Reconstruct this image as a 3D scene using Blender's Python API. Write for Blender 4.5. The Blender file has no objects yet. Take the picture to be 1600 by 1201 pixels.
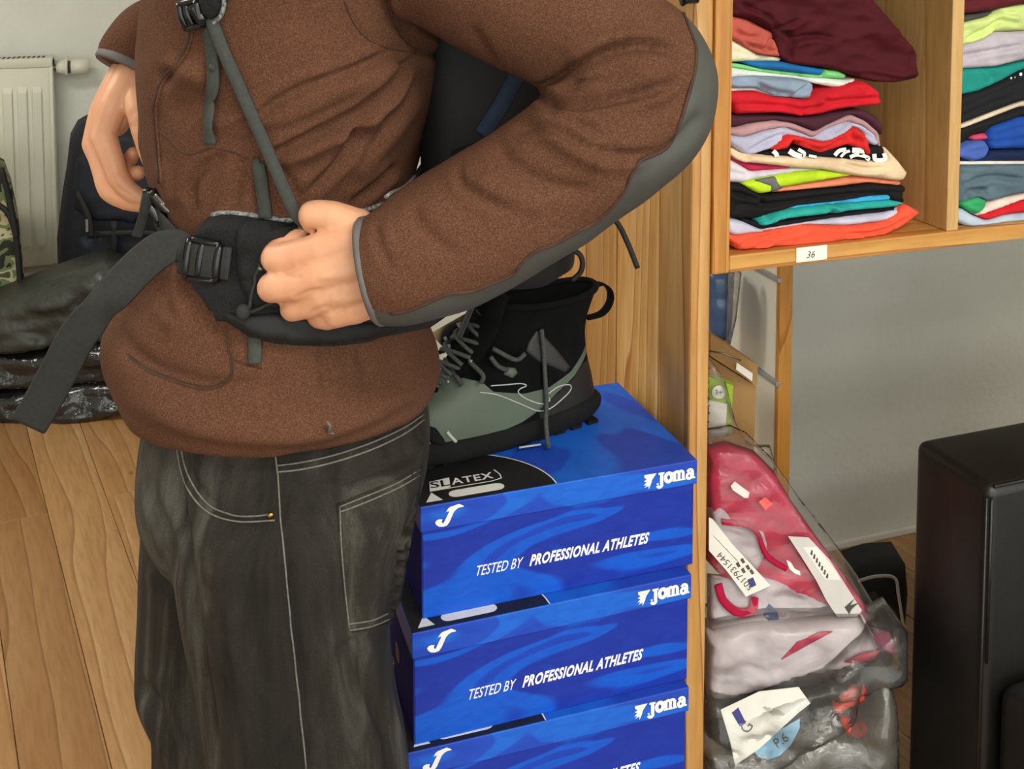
import bpy, bmesh, math, random
import numpy as np
from mathutils import Vector, Matrix, noise
from mathutils.bvhtree import BVHTree
from mathutils.geometry import delaunay_2d_cdt

SC = bpy.context.scene
COL = SC.collection
# ------------------------------------------------------------------ camera
YAW, PITCH = math.radians(18.9), math.radians(4.0)
FPX, PPX, PPY = 1663.0, 800.0, 16.0
CAM = np.array([0.0, 0.0, 1.40])
cd = bpy.data.cameras.new('camera'); cam = bpy.data.objects.new('camera', cd); COL.objects.link(cam)
cam.location = CAM
cam.rotation_euler = (math.radians(90) - PITCH, 0, -YAW)
cd.sensor_width = 36.0; cd.sensor_fit = 'HORIZONTAL'
cd.lens = 36.0 * FPX / 1600.0
cd.shift_y = -(600.5 - PPY) / 1600.0
cd.clip_start = 0.05
SC.camera = cam
# ------------------------------------------------------------------ world, exposure
SC.view_settings.view_transform = 'Standard'; SC.view_settings.look = 'None'
SC.view_settings.gamma = 1.0; SC.view_settings.use_curve_mapping = False
SC.view_settings.exposure = 0.0
w = bpy.data.worlds.new('world'); SC.world = w; w.use_nodes = True
w.node_tree.nodes['Background'].inputs[0].default_value = (0.93, 0.95, 0.90, 1)
w.node_tree.nodes['Background'].inputs[1].default_value = 2.7
# ------------------------------------------------------------------ ceiling lamps (light comes from these fixtures; housings are built below)
LAMPS = [((0.55, -0.75, 2.62), 1.25, 0.45, 32), ((-1.35, 1.9, 2.62), 1.25, 0.45, 34), ((1.7, -1.7, 2.62), 1.25, 0.45, 26), ((-0.3, -2.3, 2.62), 1.25, 0.45, 26)]
for (lx, ly, lz), lw, ld, pw in LAMPS:
    L = bpy.data.lights.new('ceiling_lamp_light', 'AREA'); L.shape = 'RECTANGLE'; L.size = lw; L.size_y = ld
    L.energy = pw; L.color = (1.0, 0.965, 0.89)
    lo = bpy.data.objects.new('ceiling_lamp_light', L); COL.objects.link(lo); lo.location = (lx, ly, lz - 0.012)

# ------------------------------------------------------------------ frame helpers
FL = np.array([math.sin(YAW), math.cos(YAW), 0.0])      # level forward
RT = np.array([math.cos(YAW), -math.sin(YAW), 0.0])     # right
FW = FL * math.cos(PITCH) + np.array([0, 0, -math.sin(PITCH)])
UP = FL * math.sin(PITCH) + np.array([0, 0, math.cos(PITCH)])
def ray(px, py): return RT * ((px - PPX) / FPX) + UP * (-(py - PPY) / FPX) + FW
def pt(px, py, v):          # point of that ray at level distance v
    d = ray(px, py); return CAM + d * (v / d.dot(FL))
def ptY(px, py, Y): d = ray(px, py); return CAM + d * (Y / d[1])
def ptX(px, py, X): d = ray(px, py); return CAM + d * (X / d[0])
def ptH(px, py, h): d = ray(px, py); return CAM + d * ((h - CAM[2]) / d[2])
def proj(V):
    D = np.asarray(V) - CAM
    z = D @ FW
    return np.stack([PPX + FPX * (D @ RT) / z, PPY - FPX * (D @ UP) / z], -1)
def uvw(u, v, h): return RT * u + FL * v + np.array([0, 0, h])

def lin(c):
    if isinstance(c, str):
        c = c.lstrip('#'); c = [int(c[i:i + 2], 16) / 255 for i in (0, 2, 4)]
    return tuple((x / 12.92 if x <= 0.04045 else ((x + 0.055) / 1.055) ** 2.4) for x in c)

# ------------------------------------------------------------------ materials
def N(nt, t, **kw):
    n = nt.nodes.new(t)
    for k, v in kw.items(): setattr(n, k, v)
    return n
def _new(name):
    m = bpy.data.materials.new(name); m.use_nodes = True
    nt = m.node_tree; return m, nt, nt.nodes['Principled BSDF']
def _coords(nt, scale=(1, 1, 1), rand=False, rot=(0, 0, 0)):
    tc = N(nt, 'ShaderNodeTexCoord'); mp = N(nt, 'ShaderNodeMapping')
    mp.inputs['Scale'].default_value = scale; mp.inputs['Rotation'].default_value = rot
    if rand:
        oi = N(nt, 'ShaderNodeObjectInfo'); mu = N(nt, 'ShaderNodeMath', operation='MULTIPLY'); mu.inputs[1].default_value = 37.0
        ad = N(nt, 'ShaderNodeVectorMath', operation='ADD')
        nt.links.new(oi.outputs['Random'], mu.inputs[0]); nt.links.new(tc.outputs['Object'], ad.inputs[0]); nt.links.new(mu.outputs[0], ad.inputs[1])
        nt.links.new(ad.outputs[0], mp.inputs['Vector'])
    else: nt.links.new(tc.outputs['Object'], mp.inputs['Vector'])
    return mp.outputs['Vector']
def _noise(nt, vec, scale, detail=4, rough=.55, dist=0):
    n = N(nt, 'ShaderNodeTexNoise'); n.inputs['Scale'].default_value = scale; n.inputs['Detail'].default_value = detail
    n.inputs['Roughness'].default_value = rough; n.inputs['Distortion'].default_value = dist
    nt.links.new(vec, n.inputs['Vector']); return n
def _ramp(nt, fac, stops, interp='LINEAR'):
    r = N(nt, 'ShaderNodeValToRGB'); r.color_ramp.interpolation = interp
    e = r.color_ramp.elements
    while len(e) < len(stops): e.new(0.5)
    for el, (p, c) in zip(e, stops): el.position = p; el.color = (*lin(c), 1)
    nt.links.new(fac, r.inputs[0]); return r.outputs['Color']
def _bump(nt, b, h, strength, dist=0.002):
    bp = N(nt, 'ShaderNodeBump'); bp.inputs['Strength'].default_value = strength; bp.inputs['Distance'].default_value = dist
    nt.links.new(h, bp.inputs['Height']); nt.links.new(bp.outputs[0], b.inputs['Normal'])
def mat(name, col, rough=.6, col2=None, scale=20, detail=4, bump=0, bscale=None, bdist=.002, metal=0, spec=.5, sheen=0, coat=0, stretch=(1, 1, 1), lo=.35, hi=.65, alpha=None, trans=0, sss=0):
    m, nt, b = _new(name)
    b.inputs['Base Color'].default_value = (*lin(col), 1); b.inputs['Roughness'].default_value = rough
    b.inputs['Metallic'].default_value = metal; b.inputs['Specular IOR Level'].default_value = spec
    if sheen: b.inputs['Sheen Weight'].default_value = sheen
    if coat: b.inputs['Coat Weight'].default_value = coat; b.inputs['Coat Roughness'].default_value = .15
    if trans: b.inputs['Transmission Weight'].default_value = trans
    if alpha is not None: b.inputs['Alpha'].default_value = alpha
    if sss:
        b.inputs['Subsurface Weight'].default_value = sss; b.inputs['Subsurface Radius'].default_value = (.012, .005, .003); b.inputs['Subsurface Scale'].default_value = .5
    v = _coords(nt, stretch)
    if col2 is not None:
        n = _noise(nt, v, scale, detail); c = _ramp(nt, n.outputs['Fac'], [(lo, col), (hi, col2)])
        nt.links.new(c, b.inputs['Base Color'])
    if bump:
        n = _noise(nt, v, bscale or scale, 3); _bump(nt, b, n.outputs['Fac'], bump, bdist)
    return m
def wood(name, c_dark, c_mid, c_light, axis='Z', rough=.5, rings=9.0, knot='#5a2f12', kscale=2.2, rand=True, coat=.12, bumpy=.15):
    m, nt, b = _new(name); b.inputs['Roughness'].default_value = rough; b.inputs['Coat Weight'].default_value = coat; b.inputs['Coat Roughness'].default_value = .35
    st = {'Z': (1, 1, .10), 'Y': (1, .10, 1), 'X': (.10, 1, 1)}[axis]
    v = _coords(nt, st, rand)
    # slow warp so that the annual rings meander
    n0 = _noise(nt, v, 5.0, 2, .5)
    su = N(nt, 'ShaderNodeVectorMath', operation='SUBTRACT'); su.inputs[1].default_value = (.5, .5, .5)
    sc = N(nt, 'ShaderNodeVectorMath', operation='SCALE'); sc.inputs['Scale'].default_value = .22
    ad = N(nt, 'ShaderNodeVectorMath', operation='ADD')
    nt.links.new(n0.outputs['Color'], su.inputs[0]); nt.links.new(su.outputs[0], sc.inputs[0]); nt.links.new(v, ad.inputs[0]); nt.links.new(sc.outputs[0], ad.inputs[1])
    wv = N(nt, 'ShaderNodeTexWave', wave_type='RINGS', rings_direction=axis, wave_profile='SAW')
    wv.inputs['Scale'].default_value = rings; wv.inputs['Distortion'].default_value = 1.6; wv.inputs['Detail'].default_value = 2; wv.inputs['Detail Scale'].default_value = 1.2
    nt.links.new(ad.outputs[0], wv.inputs['Vector'])
    base = _ramp(nt, wv.outputs['Fac'], [(0.0, c_light), (.55, c_mid), (.86, c_mid), (.97, c_dark), (1.0, c_light)])
    # broad tone drift and fine fibre
    n1 = _noise(nt, v, 3.0, 2); n2 = _noise(nt, v, 120.0, 3)
    mx = N(nt, 'ShaderNodeMix', data_type='RGBA', blend_type='MIX'); mx.inputs[0].default_value = .2
    nt.links.new(base, mx.inputs[6]); nt.links.new(_ramp(nt, n1.outputs['Fac'], [(.3, c_mid), (.7, c_light)]), mx.inputs[7])
    m2 = N(nt, 'ShaderNodeMix', data_type='RGBA', blend_type='MULTIPLY'); m2.inputs[0].default_value = .35
    nt.links.new(mx.outputs[2], m2.inputs[6]); nt.links.new(_ramp(nt, n2.outputs['Fac'], [(.3, '#b89a78'), (.6, '#ffffff')]), m2.inputs[7])
    # knots
    tc2 = _coords(nt, {'Z': (1, 1, .55), 'Y': (1, .55, 1), 'X': (.55, 1, 1)}[axis], rand)
    vo = N(nt, 'ShaderNodeTexVoronoi'); vo.inputs['Scale'].default_value = kscale * 2.6; nt.links.new(tc2, vo.inputs['Vector'])
    kr = N(nt, 'ShaderNodeMapRange'); kr.inputs[1].default_value = .025; kr.inputs[2].default_value = .07; kr.inputs[3].default_value = 1; kr.inputs[4].default_value = 0
    nt.links.new(vo.outputs['Distance'], kr.inputs[0])
    m3 = N(nt, 'ShaderNodeMix', data_type='RGBA', blend_type='MIX'); m3.inputs[7].default_value = (*lin(knot), 1)
    nt.links.new(kr.outputs[0], m3.inputs[0]); nt.links.new(m2.outputs[2], m3.inputs[6])
    if rand:
        oi = N(nt, 'ShaderNodeObjectInfo'); m4 = N(nt, 'ShaderNodeMix', data_type='RGBA', blend_type='MULTIPLY'); m4.inputs[0].default_value = 1.0
        nt.links.new(m3.outputs[2], m4.inputs[6]); nt.links.new(_ramp(nt, oi.outputs['Random'], [(0, '#d8cbbb'), (.5, '#f4ece0'), (1, '#ffffff')]), m4.inputs[7]); nt.links.new(m4.outputs[2], b.inputs['Base Color'])
    else: nt.links.new(m3.outputs[2], b.inputs['Base Color'])
    _bump(nt, b, n2.outputs['Fac'], bumpy, .0006)
    return m

# ------------------------------------------------------------------ mesh helpers
class MB:
    def __init__(self): self.v = []; self.f = []
    def add(self, v, f):
        o = len(self.v); self.v.extend([tuple(p) for p in v]); self.f.extend([tuple(i + o for i in q) for q in f]); return self
    def box(self, a, b):
        (x0, y0, z0), (x1, y1, z1) = a, b
        return self.add([(x0, y0, z0), (x1, y0, z0), (x1, y1, z0), (x0, y1, z0), (x0, y0, z1), (x1, y0, z1), (x1, y1, z1), (x0, y1, z1)],
                        [(0, 3, 2, 1), (4, 5, 6, 7), (0, 1, 5, 4), (1, 2, 6, 5), (2, 3, 7, 6), (3, 0, 4, 7)])
    def loft(self, rings, cap=True, closed=True):
        n = len(rings[0]); v = [p for r in rings for p in r]; f = []
        for i in range(len(rings) - 1):
            for j in range(n if closed else n - 1):
                k = (j + 1) % n; f.append((i * n + j, i * n + k, (i + 1) * n + k, (i + 1) * n + j))
        if cap and closed:
            f.append(tuple(reversed(range(n)))); f.append(tuple(range((len(rings) - 1) * n, len(rings) * n)))
        return self.add(v, f)
    def tube(self, pts, rad, seg=8, cap=True, flat=1.0, nrm=None, ends=True):
        P = [np.array(p, float) for p in pts]; n = len(P)
        if not hasattr(rad, '__len__'): rad = [rad] * n
        rings = []; up = None
        for i in range(n):
            t = P[min(i + 1, n - 1)] - P[max(i - 1, 0)]; t /= (np.linalg.norm(t) + 1e-12)
            if nrm is not None:
                up = np.array(nrm[i] if hasattr(nrm[0], '__len__') else nrm, float)
            elif up is None: up = np.array([0, 0, 1.0]) if abs(t[2]) < .9 else np.array([0, 1.0, 0])
            up = up - t * up.dot(t); up /= (np.linalg.norm(up) + 1e-12)
            s = np.cross(t, up)
            rings.append([P[i] + rad[i] * (math.cos(a) * s + flat * math.sin(a) * up) for a in [2 * math.pi * k / seg for k in range(seg)]])
        return self.loft(rings, cap)
    def ribbon(self, pts, width, thick, nrm):      # flat webbing, nrm = outward normal(s)
        P = [np.array(p, float) for p in pts]; n = len(P)
        if not hasattr(width, '__len__'): width = [width] * n
        rings = []
        for i in range(n):
            t = P[min(i + 1, n - 1)] - P[max(i - 1, 0)]; t /= (np.linalg.norm(t) + 1e-12)
            u = np.array(nrm[i] if hasattr(nrm[0], '__len__') else nrm, float); u = u - t * u.dot(t); u /= (np.linalg.norm(u) + 1e-12)
            s = np.cross(t, u); h = width[i] / 2
            rings.append([P[i] + s * h, P[i] + s * h * .9 + u * thick, P[i] + u * thick * 1.15, P[i] - s * h * .9 + u * thick, P[i] - s * h, P[i] - s * h * .9 - u * thick * .1, P[i] + s * h * .9 - u * thick * .1])
        return self.loft(rings)
    def sphere(self, c, r, seg=12, rn=8, sc=(1, 1, 1)):
        v = []; f = []
        for i in range(1, rn):
            ph = math.pi * i / rn
            for j in range(seg):
                a = 2 * math.pi * j / seg; v.append((c[0] + r * sc[0] * math.sin(ph) * math.cos(a), c[1] + r * sc[1] * math.sin(ph) * math.sin(a), c[2] + r * sc[2] * math.cos(ph)))
        v.append((c[0], c[1], c[2] + r * sc[2])); v.append((c[0], c[1], c[2] - r * sc[2])); t, b = len(v) - 2, len(v) - 1
        for i in range(rn - 2):
            for j in range(seg): k = (j + 1) % seg; f.append((i * seg + j, (i + 1) * seg + j, (i + 1) * seg + k, i * seg + k))
        for j in range(seg): k = (j + 1) % seg; f.append((t, j, k)); f.append((b, (rn - 2) * seg + k, (rn - 2) * seg + j))
        return self.add(v, f)
    def poly(self, pts, off):      # prism of a planar polygon extruded by vector off
        n = len(pts); P = [np.array(p, float) for p in pts]; o = np.array(off, float)
        return self.add(P + [p + o for p in P], [tuple(reversed(range(n))), tuple(range(n, 2 * n))] + [(i, (i + 1) % n, n + (i + 1) % n, n + i) for i in range(n)])

def mesh_of(name, v, f, m, smooth=True):
    me = bpy.data.meshes.new(name); me.from_pydata([tuple(map(float, p)) for p in v], [], [tuple(map(int, q)) for q in f]); me.update()
    if m: me.materials.append(m)
    bm = bmesh.new(); bm.from_mesh(me); bmesh.ops.recalc_face_normals(bm, faces=bm.faces); bm.to_mesh(me); bm.free()
    if smooth: me.polygons.foreach_set('use_smooth', [True] * len(me.polygons))
    return me
def link(name, me, parent=None):
    o = bpy.data.objects.new(name, me); COL.objects.link(o)
    if parent is not None:
        o.parent = parent; o.matrix_parent_inverse = Matrix.Identity(4)
    return o
BASE = {}
def obj(name, mb, m, parent=None, smooth=True, bevel=0, seg=2, world=True, auto=None, kind=None):
    """one mesh object; with world=True the vertices are world coordinates even under a parent"""
    v, f = (mb.v, mb.f) if isinstance(mb, MB) else mb
    v = np.array(v, float)
    if parent is not None and world:
        p = parent; off = np.zeros(3)
        while p is not None: off += np.array(p.location); p = p.parent
        v = v - off
        o = link(name, mesh_of(name, v, f, m, smooth), parent)
    elif parent is not None:
        o = link(name, mesh_of(name, v, f, m, smooth), parent)
    else:
        lo, hi = v.min(0), v.max(0); c = np.array([(lo[0] + hi[0]) / 2, (lo[1] + hi[1]) / 2, lo[2]])
        o = link(name, mesh_of(name, v - c, f, m, smooth)); o.location = c
    if bevel:
        b = o.modifiers.new('bevel', 'BEVEL'); b.width = bevel; b.segments = seg; b.limit_method = 'ANGLE'; b.angle_limit = math.radians(35)
    if auto is not None:
        o.data.set_sharp_from_angle(angle=math.radians(auto))
    if kind: o['kind'] = kind
    return o
def tag(o, label=None, cat=None, group=None, kind=None):
    if label: o['label'] = label
    if cat: o['category'] = cat
    if group: o['group'] = group
    if kind: o['kind'] = kind
    return o
def thing(name, label, cat, loc=(0, 0, 0), rz=0, group=None):
    o = bpy.data.objects.new(name, None); COL.objects.link(o); o.location = loc; o.rotation_euler = (0, 0, rz); o.empty_display_size = .05
    return tag(o, label, cat, group)
def struct(name, mb, m, parent=None, **kw):
    return tag(obj(name, mb, m, parent, **kw), kind='structure')
def smooth_path(pts, n=8):
    P = np.array(pts, float)
    if len(P) < 3: return [P[0] + (P[-1] - P[0]) * t for t in np.linspace(0, 1, n + 1)]
    Q = np.vstack([2 * P[0] - P[1], P, 2 * P[-1] - P[-2]]); out = []
    for i in range(1, len(Q) - 2):
        p0, p1, p2, p3 = Q[i - 1:i + 3]
        for t in np.linspace(0, 1, n, endpoint=False):
            out.append(.5 * ((2 * p1) + (-p0 + p2) * t + (2 * p0 - 5 * p1 + 4 * p2 - p3) * t * t + (-p0 + 3 * p1 - 3 * p2 + p3) * t ** 3))
    out.append(P[-1]); return out
def superellipse(n, e=2.4):
    r = []
    for k in range(n):
        a = 2 * math.pi * k / n; c, s = math.cos(a), math.sin(a)
        r.append((math.copysign(abs(c) ** (2 / e), c), math.copysign(abs(s) ** (2 / e), s)))
    return r
def remesh(mb, voxel, smooth=4, fac=.5):
    me = bpy.data.meshes.new('tmp'); me.from_pydata([tuple(map(float, p)) for p in mb.v], [], mb.f); me.update()
    bm = bmesh.new(); bm.from_mesh(me); bmesh.ops.recalc_face_normals(bm, faces=bm.faces); bm.to_mesh(me); bm.free()
    o = bpy.data.objects.new('tmp', me); COL.objects.link(o)
    r = o.modifiers.new('r', 'REMESH'); r.mode = 'VOXEL'; r.voxel_size = voxel
    if smooth:
        s = o.modifiers.new('s', 'SMOOTH'); s.factor = fac; s.iterations = smooth
    dg = bpy.context.evaluated_depsgraph_get(); ev = o.evaluated_get(dg).to_mesh()
    v = np.empty(len(ev.vertices) * 3); ev.vertices.foreach_get('co', v); v = v.reshape(-1, 3)
    f = [tuple(p.vertices) for p in ev.polygons]
    nn = np.empty(len(ev.vertices) * 3); ev.vertices.foreach_get('normal', nn); nn = nn.reshape(-1, 3)
    bpy.data.objects.remove(o); bpy.data.meshes.remove(me)
    return v, f, nn
def normals_of(v, f):
    n = np.zeros_like(v)
    q = np.array([(a[0], a[1], a[2], a[3] if len(a) > 3 else a[2]) for a in f])
    fn = np.cross(v[q[:, 2]] - v[q[:, 0]], v[q[:, 3]] - v[q[:, 1]])
    fn = np.where(np.linalg.norm(fn, axis=1, keepdims=True) < 1e-14, np.cross(v[q[:, 1]] - v[q[:, 0]], v[q[:, 2]] - v[q[:, 0]]), fn)
    for k in range(4): np.add.at(n, q[:, k], fn)
    return n / (np.linalg.norm(n, axis=1, keepdims=True) + 1e-12)
def seg_dist(P, line):
    """distance of 2D points to a polyline, plus signed side and arc parameter"""
    P = np.asarray(P, float); L = np.asarray(line, float)
    best = np.full(len(P), 1e9); side = np.zeros(len(P)); par = np.zeros(len(P)); near = np.zeros((len(P), 2)); acc = 0
    tot = np.linalg.norm(np.diff(L, axis=0), axis=1).sum()
    for a, b in zip(L[:-1], L[1:]):
        d = b - a; l2 = d.dot(d) + 1e-9; t = np.clip(((P - a) @ d) / l2, 0, 1); q = a + t[:, None] * d; r = P - q; dist = np.linalg.norm(r, axis=1)
        m = dist < best; best = np.where(m, dist, best); side = np.where(m, np.sign(d[0] * r[:, 1] - d[1] * r[:, 0]), side)
        par = np.where(m, (acc + t * math.sqrt(l2)) / tot, par); near[m] = q[m]; acc += math.sqrt(l2)
    return best, side, par, near
def in_poly(P, poly):
    P = np.asarray(P, float); L = np.asarray(poly, float); c = np.zeros(len(P), bool); j = len(L) - 1
    for i in range(len(L)):
        yi, yj = L[i, 1], L[j, 1]
        m = ((yi > P[:, 1]) != (yj > P[:, 1])) & (P[:, 0] < (L[j, 0] - L[i, 0]) * (P[:, 1] - yi) / (yj - yi + 1e-12) + L[i, 0]); c ^= m; j = i
    return c
def fill(poly, sp, smooth=True):
    """triangulated outline: 2D points, triangles, distance to outline, boundary index count"""
    B = []
    P = np.array(poly, float); n = len(P)
    if smooth:
        Q = []
        for i in range(n):
            a, b, c = P[i - 1], P[i], P[(i + 1) % n]; Q.append(b * .8 + (a - b) * .0 + .1 * (a + c)) if False else Q.append(b)
        P = np.array(Q)
    for i in range(n):
        a, b = P[i], P[(i + 1) % n]; k = max(1, int(round(np.linalg.norm(b - a) / sp)))
        for t in range(k): B.append(a + (b - a) * t / k)
    B = np.array(B); lo, hi = B.min(0), B.max(0)
    gx = np.arange(lo[0], hi[0], sp); gy = np.arange(lo[1], hi[1], sp * .87)
    G = np.array([(x + (sp / 2 if k % 2 else 0), y) for k, y in enumerate(gy) for x in gx]) if len(gx) and len(gy) else np.zeros((0, 2))
    if len(G):
        G = G[in_poly(G, B)]
        if len(G): G = G[seg_dist(G, np.vstack([B, B[:1]]))[0] > sp * .55]
    A = np.vstack([B, G]) if len(G) else B
    r = delaunay_2d_cdt([Vector(p) for p in A], [], [list(range(len(B)))], 1, 1e-6)
    pts = np.array([tuple(p) for p in r[0]]); tris = [tuple(t) for t in r[2]]
    d = seg_dist(pts, np.vstack([B, B[:1]]))[0]
    return pts, tris, d
def boundary_edges(tris):
    c = {}
    for t in tris:
        for i in range(len(t)):
            a, b = t[i], t[(i + 1) % len(t)]; c.setdefault((min(a, b), max(a, b)), []).append((a, b))
    return [e[0] for e in c.values() if len(e) == 1]
def pillow(front, back, tris):
    """closed shell from two matching vertex sheets"""
    n = len(front); mb = MB(); f = [t for t in tris] + [tuple(reversed([i + n for i in t])) for t in tris]
    for a, b in boundary_edges(tris): f.append((b, a, a + n, b + n))
    mb.add(list(front) + list(back), f); return mb
def outline_thing(poly, place, sp, depth, rnd, wob=0, wscale=12, seed=0, dirv=(0, 1, 0), ribs=0, creases=()):
    """body whose face has the outline poly (placed by place()), rounded by rnd metres, going back by depth along dirv"""
    pts, tris, d = fill(poly, sp)
    F = np.array([place(x, y) for x, y in pts]); dv = np.array(dirv, float)
    mpp = np.linalg.norm(np.array(place(pts[0][0] + 10, pts[0][1])) - np.array(place(pts[0][0], pts[0][1]))) / 10
    t = np.clip(d * mpp / rnd, 0, 1); back = rnd * (1 - np.sqrt(1 - (1 - t) ** 2))
    if wob:
        wv = np.array([noise.fractal(Vector((p[0] * wscale + seed * 7.3, p[2] * wscale * 2.2, seed * 3.1)), 1.0, 2.0, 3) for p in F])
        back = back + wob * wv * np.clip(t * 1.5, 0, 1)
    if ribs:
        PL = np.array(poly, float); up = np.full(len(pts), -1e9); dn = np.full(len(pts), 1e9)
        for a, b in zip(PL, np.roll(PL, -1, 0)):
            lo_, hi_ = min(a[0], b[0]), max(a[0], b[0]); m = (pts[:, 0] >= lo_) & (pts[:, 0] <= hi_) & (hi_ - lo_ > 1e-6)
            yy = a[1] + (b[1] - a[1]) * (pts[:, 0] - a[0]) / (b[0] - a[0] + 1e-12)
            up = np.where(m & (yy <= pts[:, 1] + 1e-6), np.maximum(up, yy), up); dn = np.where(m & (yy >= pts[:, 1] - 1e-6), np.minimum(dn, yy), dn)
        th = np.clip(dn - up, 1, 400); rel = (pts[:, 1] - up) / th; med = np.median(th); nl = int(np.clip(round(med / 15.0), 1, 3))
        ph = np.array([noise.noise(Vector((x * .012, seed * 5.1, 0))) for x, y in pts]) * .35
        g = 1 - np.abs(np.sin(np.pi * (nl * rel + ph * (nl > 1)))) ** .35
        if nl > 1: back = back + ribs * g * np.clip(d / 4, 0, 1)
    for L in creases:
        cd_, cs_, cp_, _ = seg_dist(pts, smooth_path(L, 5)); fade = np.clip(np.minimum(cp_, 1 - cp_) * 6 + .15, 0, 1)
        back = back + fade * (.0075 * np.exp(-(cd_ / 2.6) ** 2) - .0035 * np.exp(-((cd_ - 8) / 5) ** 2) * (cs_ > 0) - .0018 * np.exp(-((cd_ - 8) / 5) ** 2) * (cs_ < 0))
    B = F + dv * depth; F = F + back[:, None] * dv
    return pillow(F, B, tris)
def text_mesh(s, size, shear=0, bold=0, spacing=1.0):
    cu = bpy.data.curves.new('t', 'FONT'); cu.body = s; cu.size = size; cu.shear = shear; cu.offset = bold; cu.space_character = spacing; cu.fill_mode = 'FRONT'; cu.resolution_u = 3
    o = bpy.data.objects.new('t', cu); COL.objects.link(o)
    dg = bpy.context.evaluated_depsgraph_get(); me = o.evaluated_get(dg).to_mesh()
    v = np.array([tuple(p.co) for p in me.vertices]); f = [tuple(p.vertices) for p in me.polygons]
    bpy.data.objects.remove(o); bpy.data.curves.remove(cu)
    return v, f
def place_flat(v2, f, origin, ex, ey):
    o, ex, ey = (np.array(a, float) for a in (origin, ex, ey)); mb = MB(); nz = np.cross(ex, ey); nz /= np.linalg.norm(nz)
    return mb.add([o + ex * p[0] + ey * p[1] + nz * (p[2] if len(p) > 2 else 0) for p in v2], f)

# ================================================================== MATERIALS
random.seed(7); np.random.seed(7)
M = {}
M['wall'] = mat('wall_paint', '#d9dbd2', .9, '#d0d2c9', 3, bump=.5, bscale=55, bdist=.004)
M['ceil'] = mat('ceiling_paint', '#dcdbd2', .9, '#d2d1c8', 4)
M['pine'] = wood('pine_panel', '#a5642a', '#dca95f', '#eec88a', 'Z', rings=12, kscale=2.6)
M['pine_x'] = wood('pine_shelf', '#96581c', '#c48c42', '#d6a459', 'X', rings=10)
M['pine_v'] = wood('pine_upright', '#96581c', '#bf8436', '#cf984a', 'Z', rings=14, kscale=1.2)
M['pine_in'] = wood('pine_divider', '#c0945a', '#d8b274', '#e2c088', 'Z', rings=5, kscale=1.2)
M['floor'] = wood('floor_board', '#94693c', '#b68c5c', '#c6a072', 'Y', rough=.38, rings=8, kscale=2.6, coat=.2, knot='#4a2a14')
M['floor_gap'] = mat('floor_gap', '#3a2716', .9, '#2c1d10')
M['white_board'] = mat('white_board', '#e6e3d6', .55, '#dedbcd', 4)
M['steel'] = mat('galvanised_steel', '#8a8a86', .4, '#70706c', 40, metal=.8)
M['rad'] = mat('radiator_enamel', '#d6d5c4', .35, '#cfcebd', 5)
M['paper'] = mat('paper_white', '#ebe9e0', .7, '#e2e0d6', 30)
M['ink'] = mat('ink_grey', '#54524e', .8, '#46443f', 60)
M['inkblack'] = mat('ink_black', '#121214', .5, '#1b1b1e', 60)
M['print_white'] = mat('print_white', '#eceae6', .5, '#e4e2de', 60)
M['black_plastic'] = mat('black_plastic', '#0d0d0e', .25, '#131314', 30)
def _lamp():
    m, nt, b = _new('lamp_diffuser'); b.inputs['Base Color'].default_value = (.9, .9, .85, 1)
    b.inputs['Emission Color'].default_value = (1, .955, .86, 1); b.inputs['Emission Strength'].default_value = 6.0; return m
M['lamp'] = _lamp()
def _box_mat(name, shades, glossy=.35):
    m, nt, b = _new(name); b.inputs['Roughness'].default_value = glossy + .15; b.inputs['Specular IOR Level'].default_value = .3; b.inputs['Coat Weight'].default_value = .04; b.inputs['Coat Roughness'].default_value = .3
    v = _coords(nt, (3.6, 3.6, 11.0), rot=(0, math.radians(-26), math.radians(20)))
    n = _noise(nt, v, 1.25, 1.2, .45, 1.3)
    c = _ramp(nt, n.outputs['Fac'], [(0, shades[0]), (.40, shades[0]), (.43, shades[1]), (.54, shades[1]), (.57, shades[2]), (1, shades[2])])
    n2 = _noise(nt, v, 9, 3, .6, .8)
    mx = N(nt, 'ShaderNodeMix', data_type='RGBA', blend_type='MULTIPLY'); mx.inputs[0].default_value = .35
    nt.links.new(c, mx.inputs[6]); nt.links.new(_ramp(nt, n2.outputs['Fac'], [(.35, '#a9b4d8'), (.6, '#ffffff')]), mx.inputs[7])
    nt.links.new(mx.outputs[2], b.inputs['Base Color']); return m
M['box_body'] = _box_mat('blue_printed_card', ['#17329c', '#0c56c6', '#163fae'])
M['box_lid'] = _box_mat('blue_lid_card', ['#1d48b6', '#1a62cc', '#2146b0'])
M['box_end'] = mat('violet_end_card', '#2b2f86', .8, '#25297a', 8, spec=.1)

# ================================================================== ROOM
YB, YL, XP = 1.98, 4.15, 0.62
FZ = 0.0
struct('wall_back', MB().box((XP + .03, YB, 0), (3.2, YB + .1, 2.7)), M['wall'], smooth=False)
struct('wall_far', MB().box((-3.0, YL, 0), (XP + .03, YL + .1, 2.7)), M['wall'], smooth=False)
struct('wall_return', MB().box((XP + .03, YB + .1, 0), (XP + .13, YL + .1, 2.7)), M['wall'], smooth=False)
struct('wall_left', MB().box((-3.1, -3.0, 0), (-3.0, YL + .1, 2.7)), M['wall'], smooth=False)
struct('wall_right', MB().box((3.2, -3.0, 0), (3.3, YB + .1, 2.7)), M['wall'], smooth=False)
struct('ceiling', MB().box((-3.1, -3.0, 2.7), (3.3, YL + .1, 2.78)), M['ceil'], smooth=False)
fl = struct('floor', MB().box((-3.1, -3.0, -.08), (3.3, YL + .1, -.022)), M['floor_gap'], smooth=False)
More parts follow.
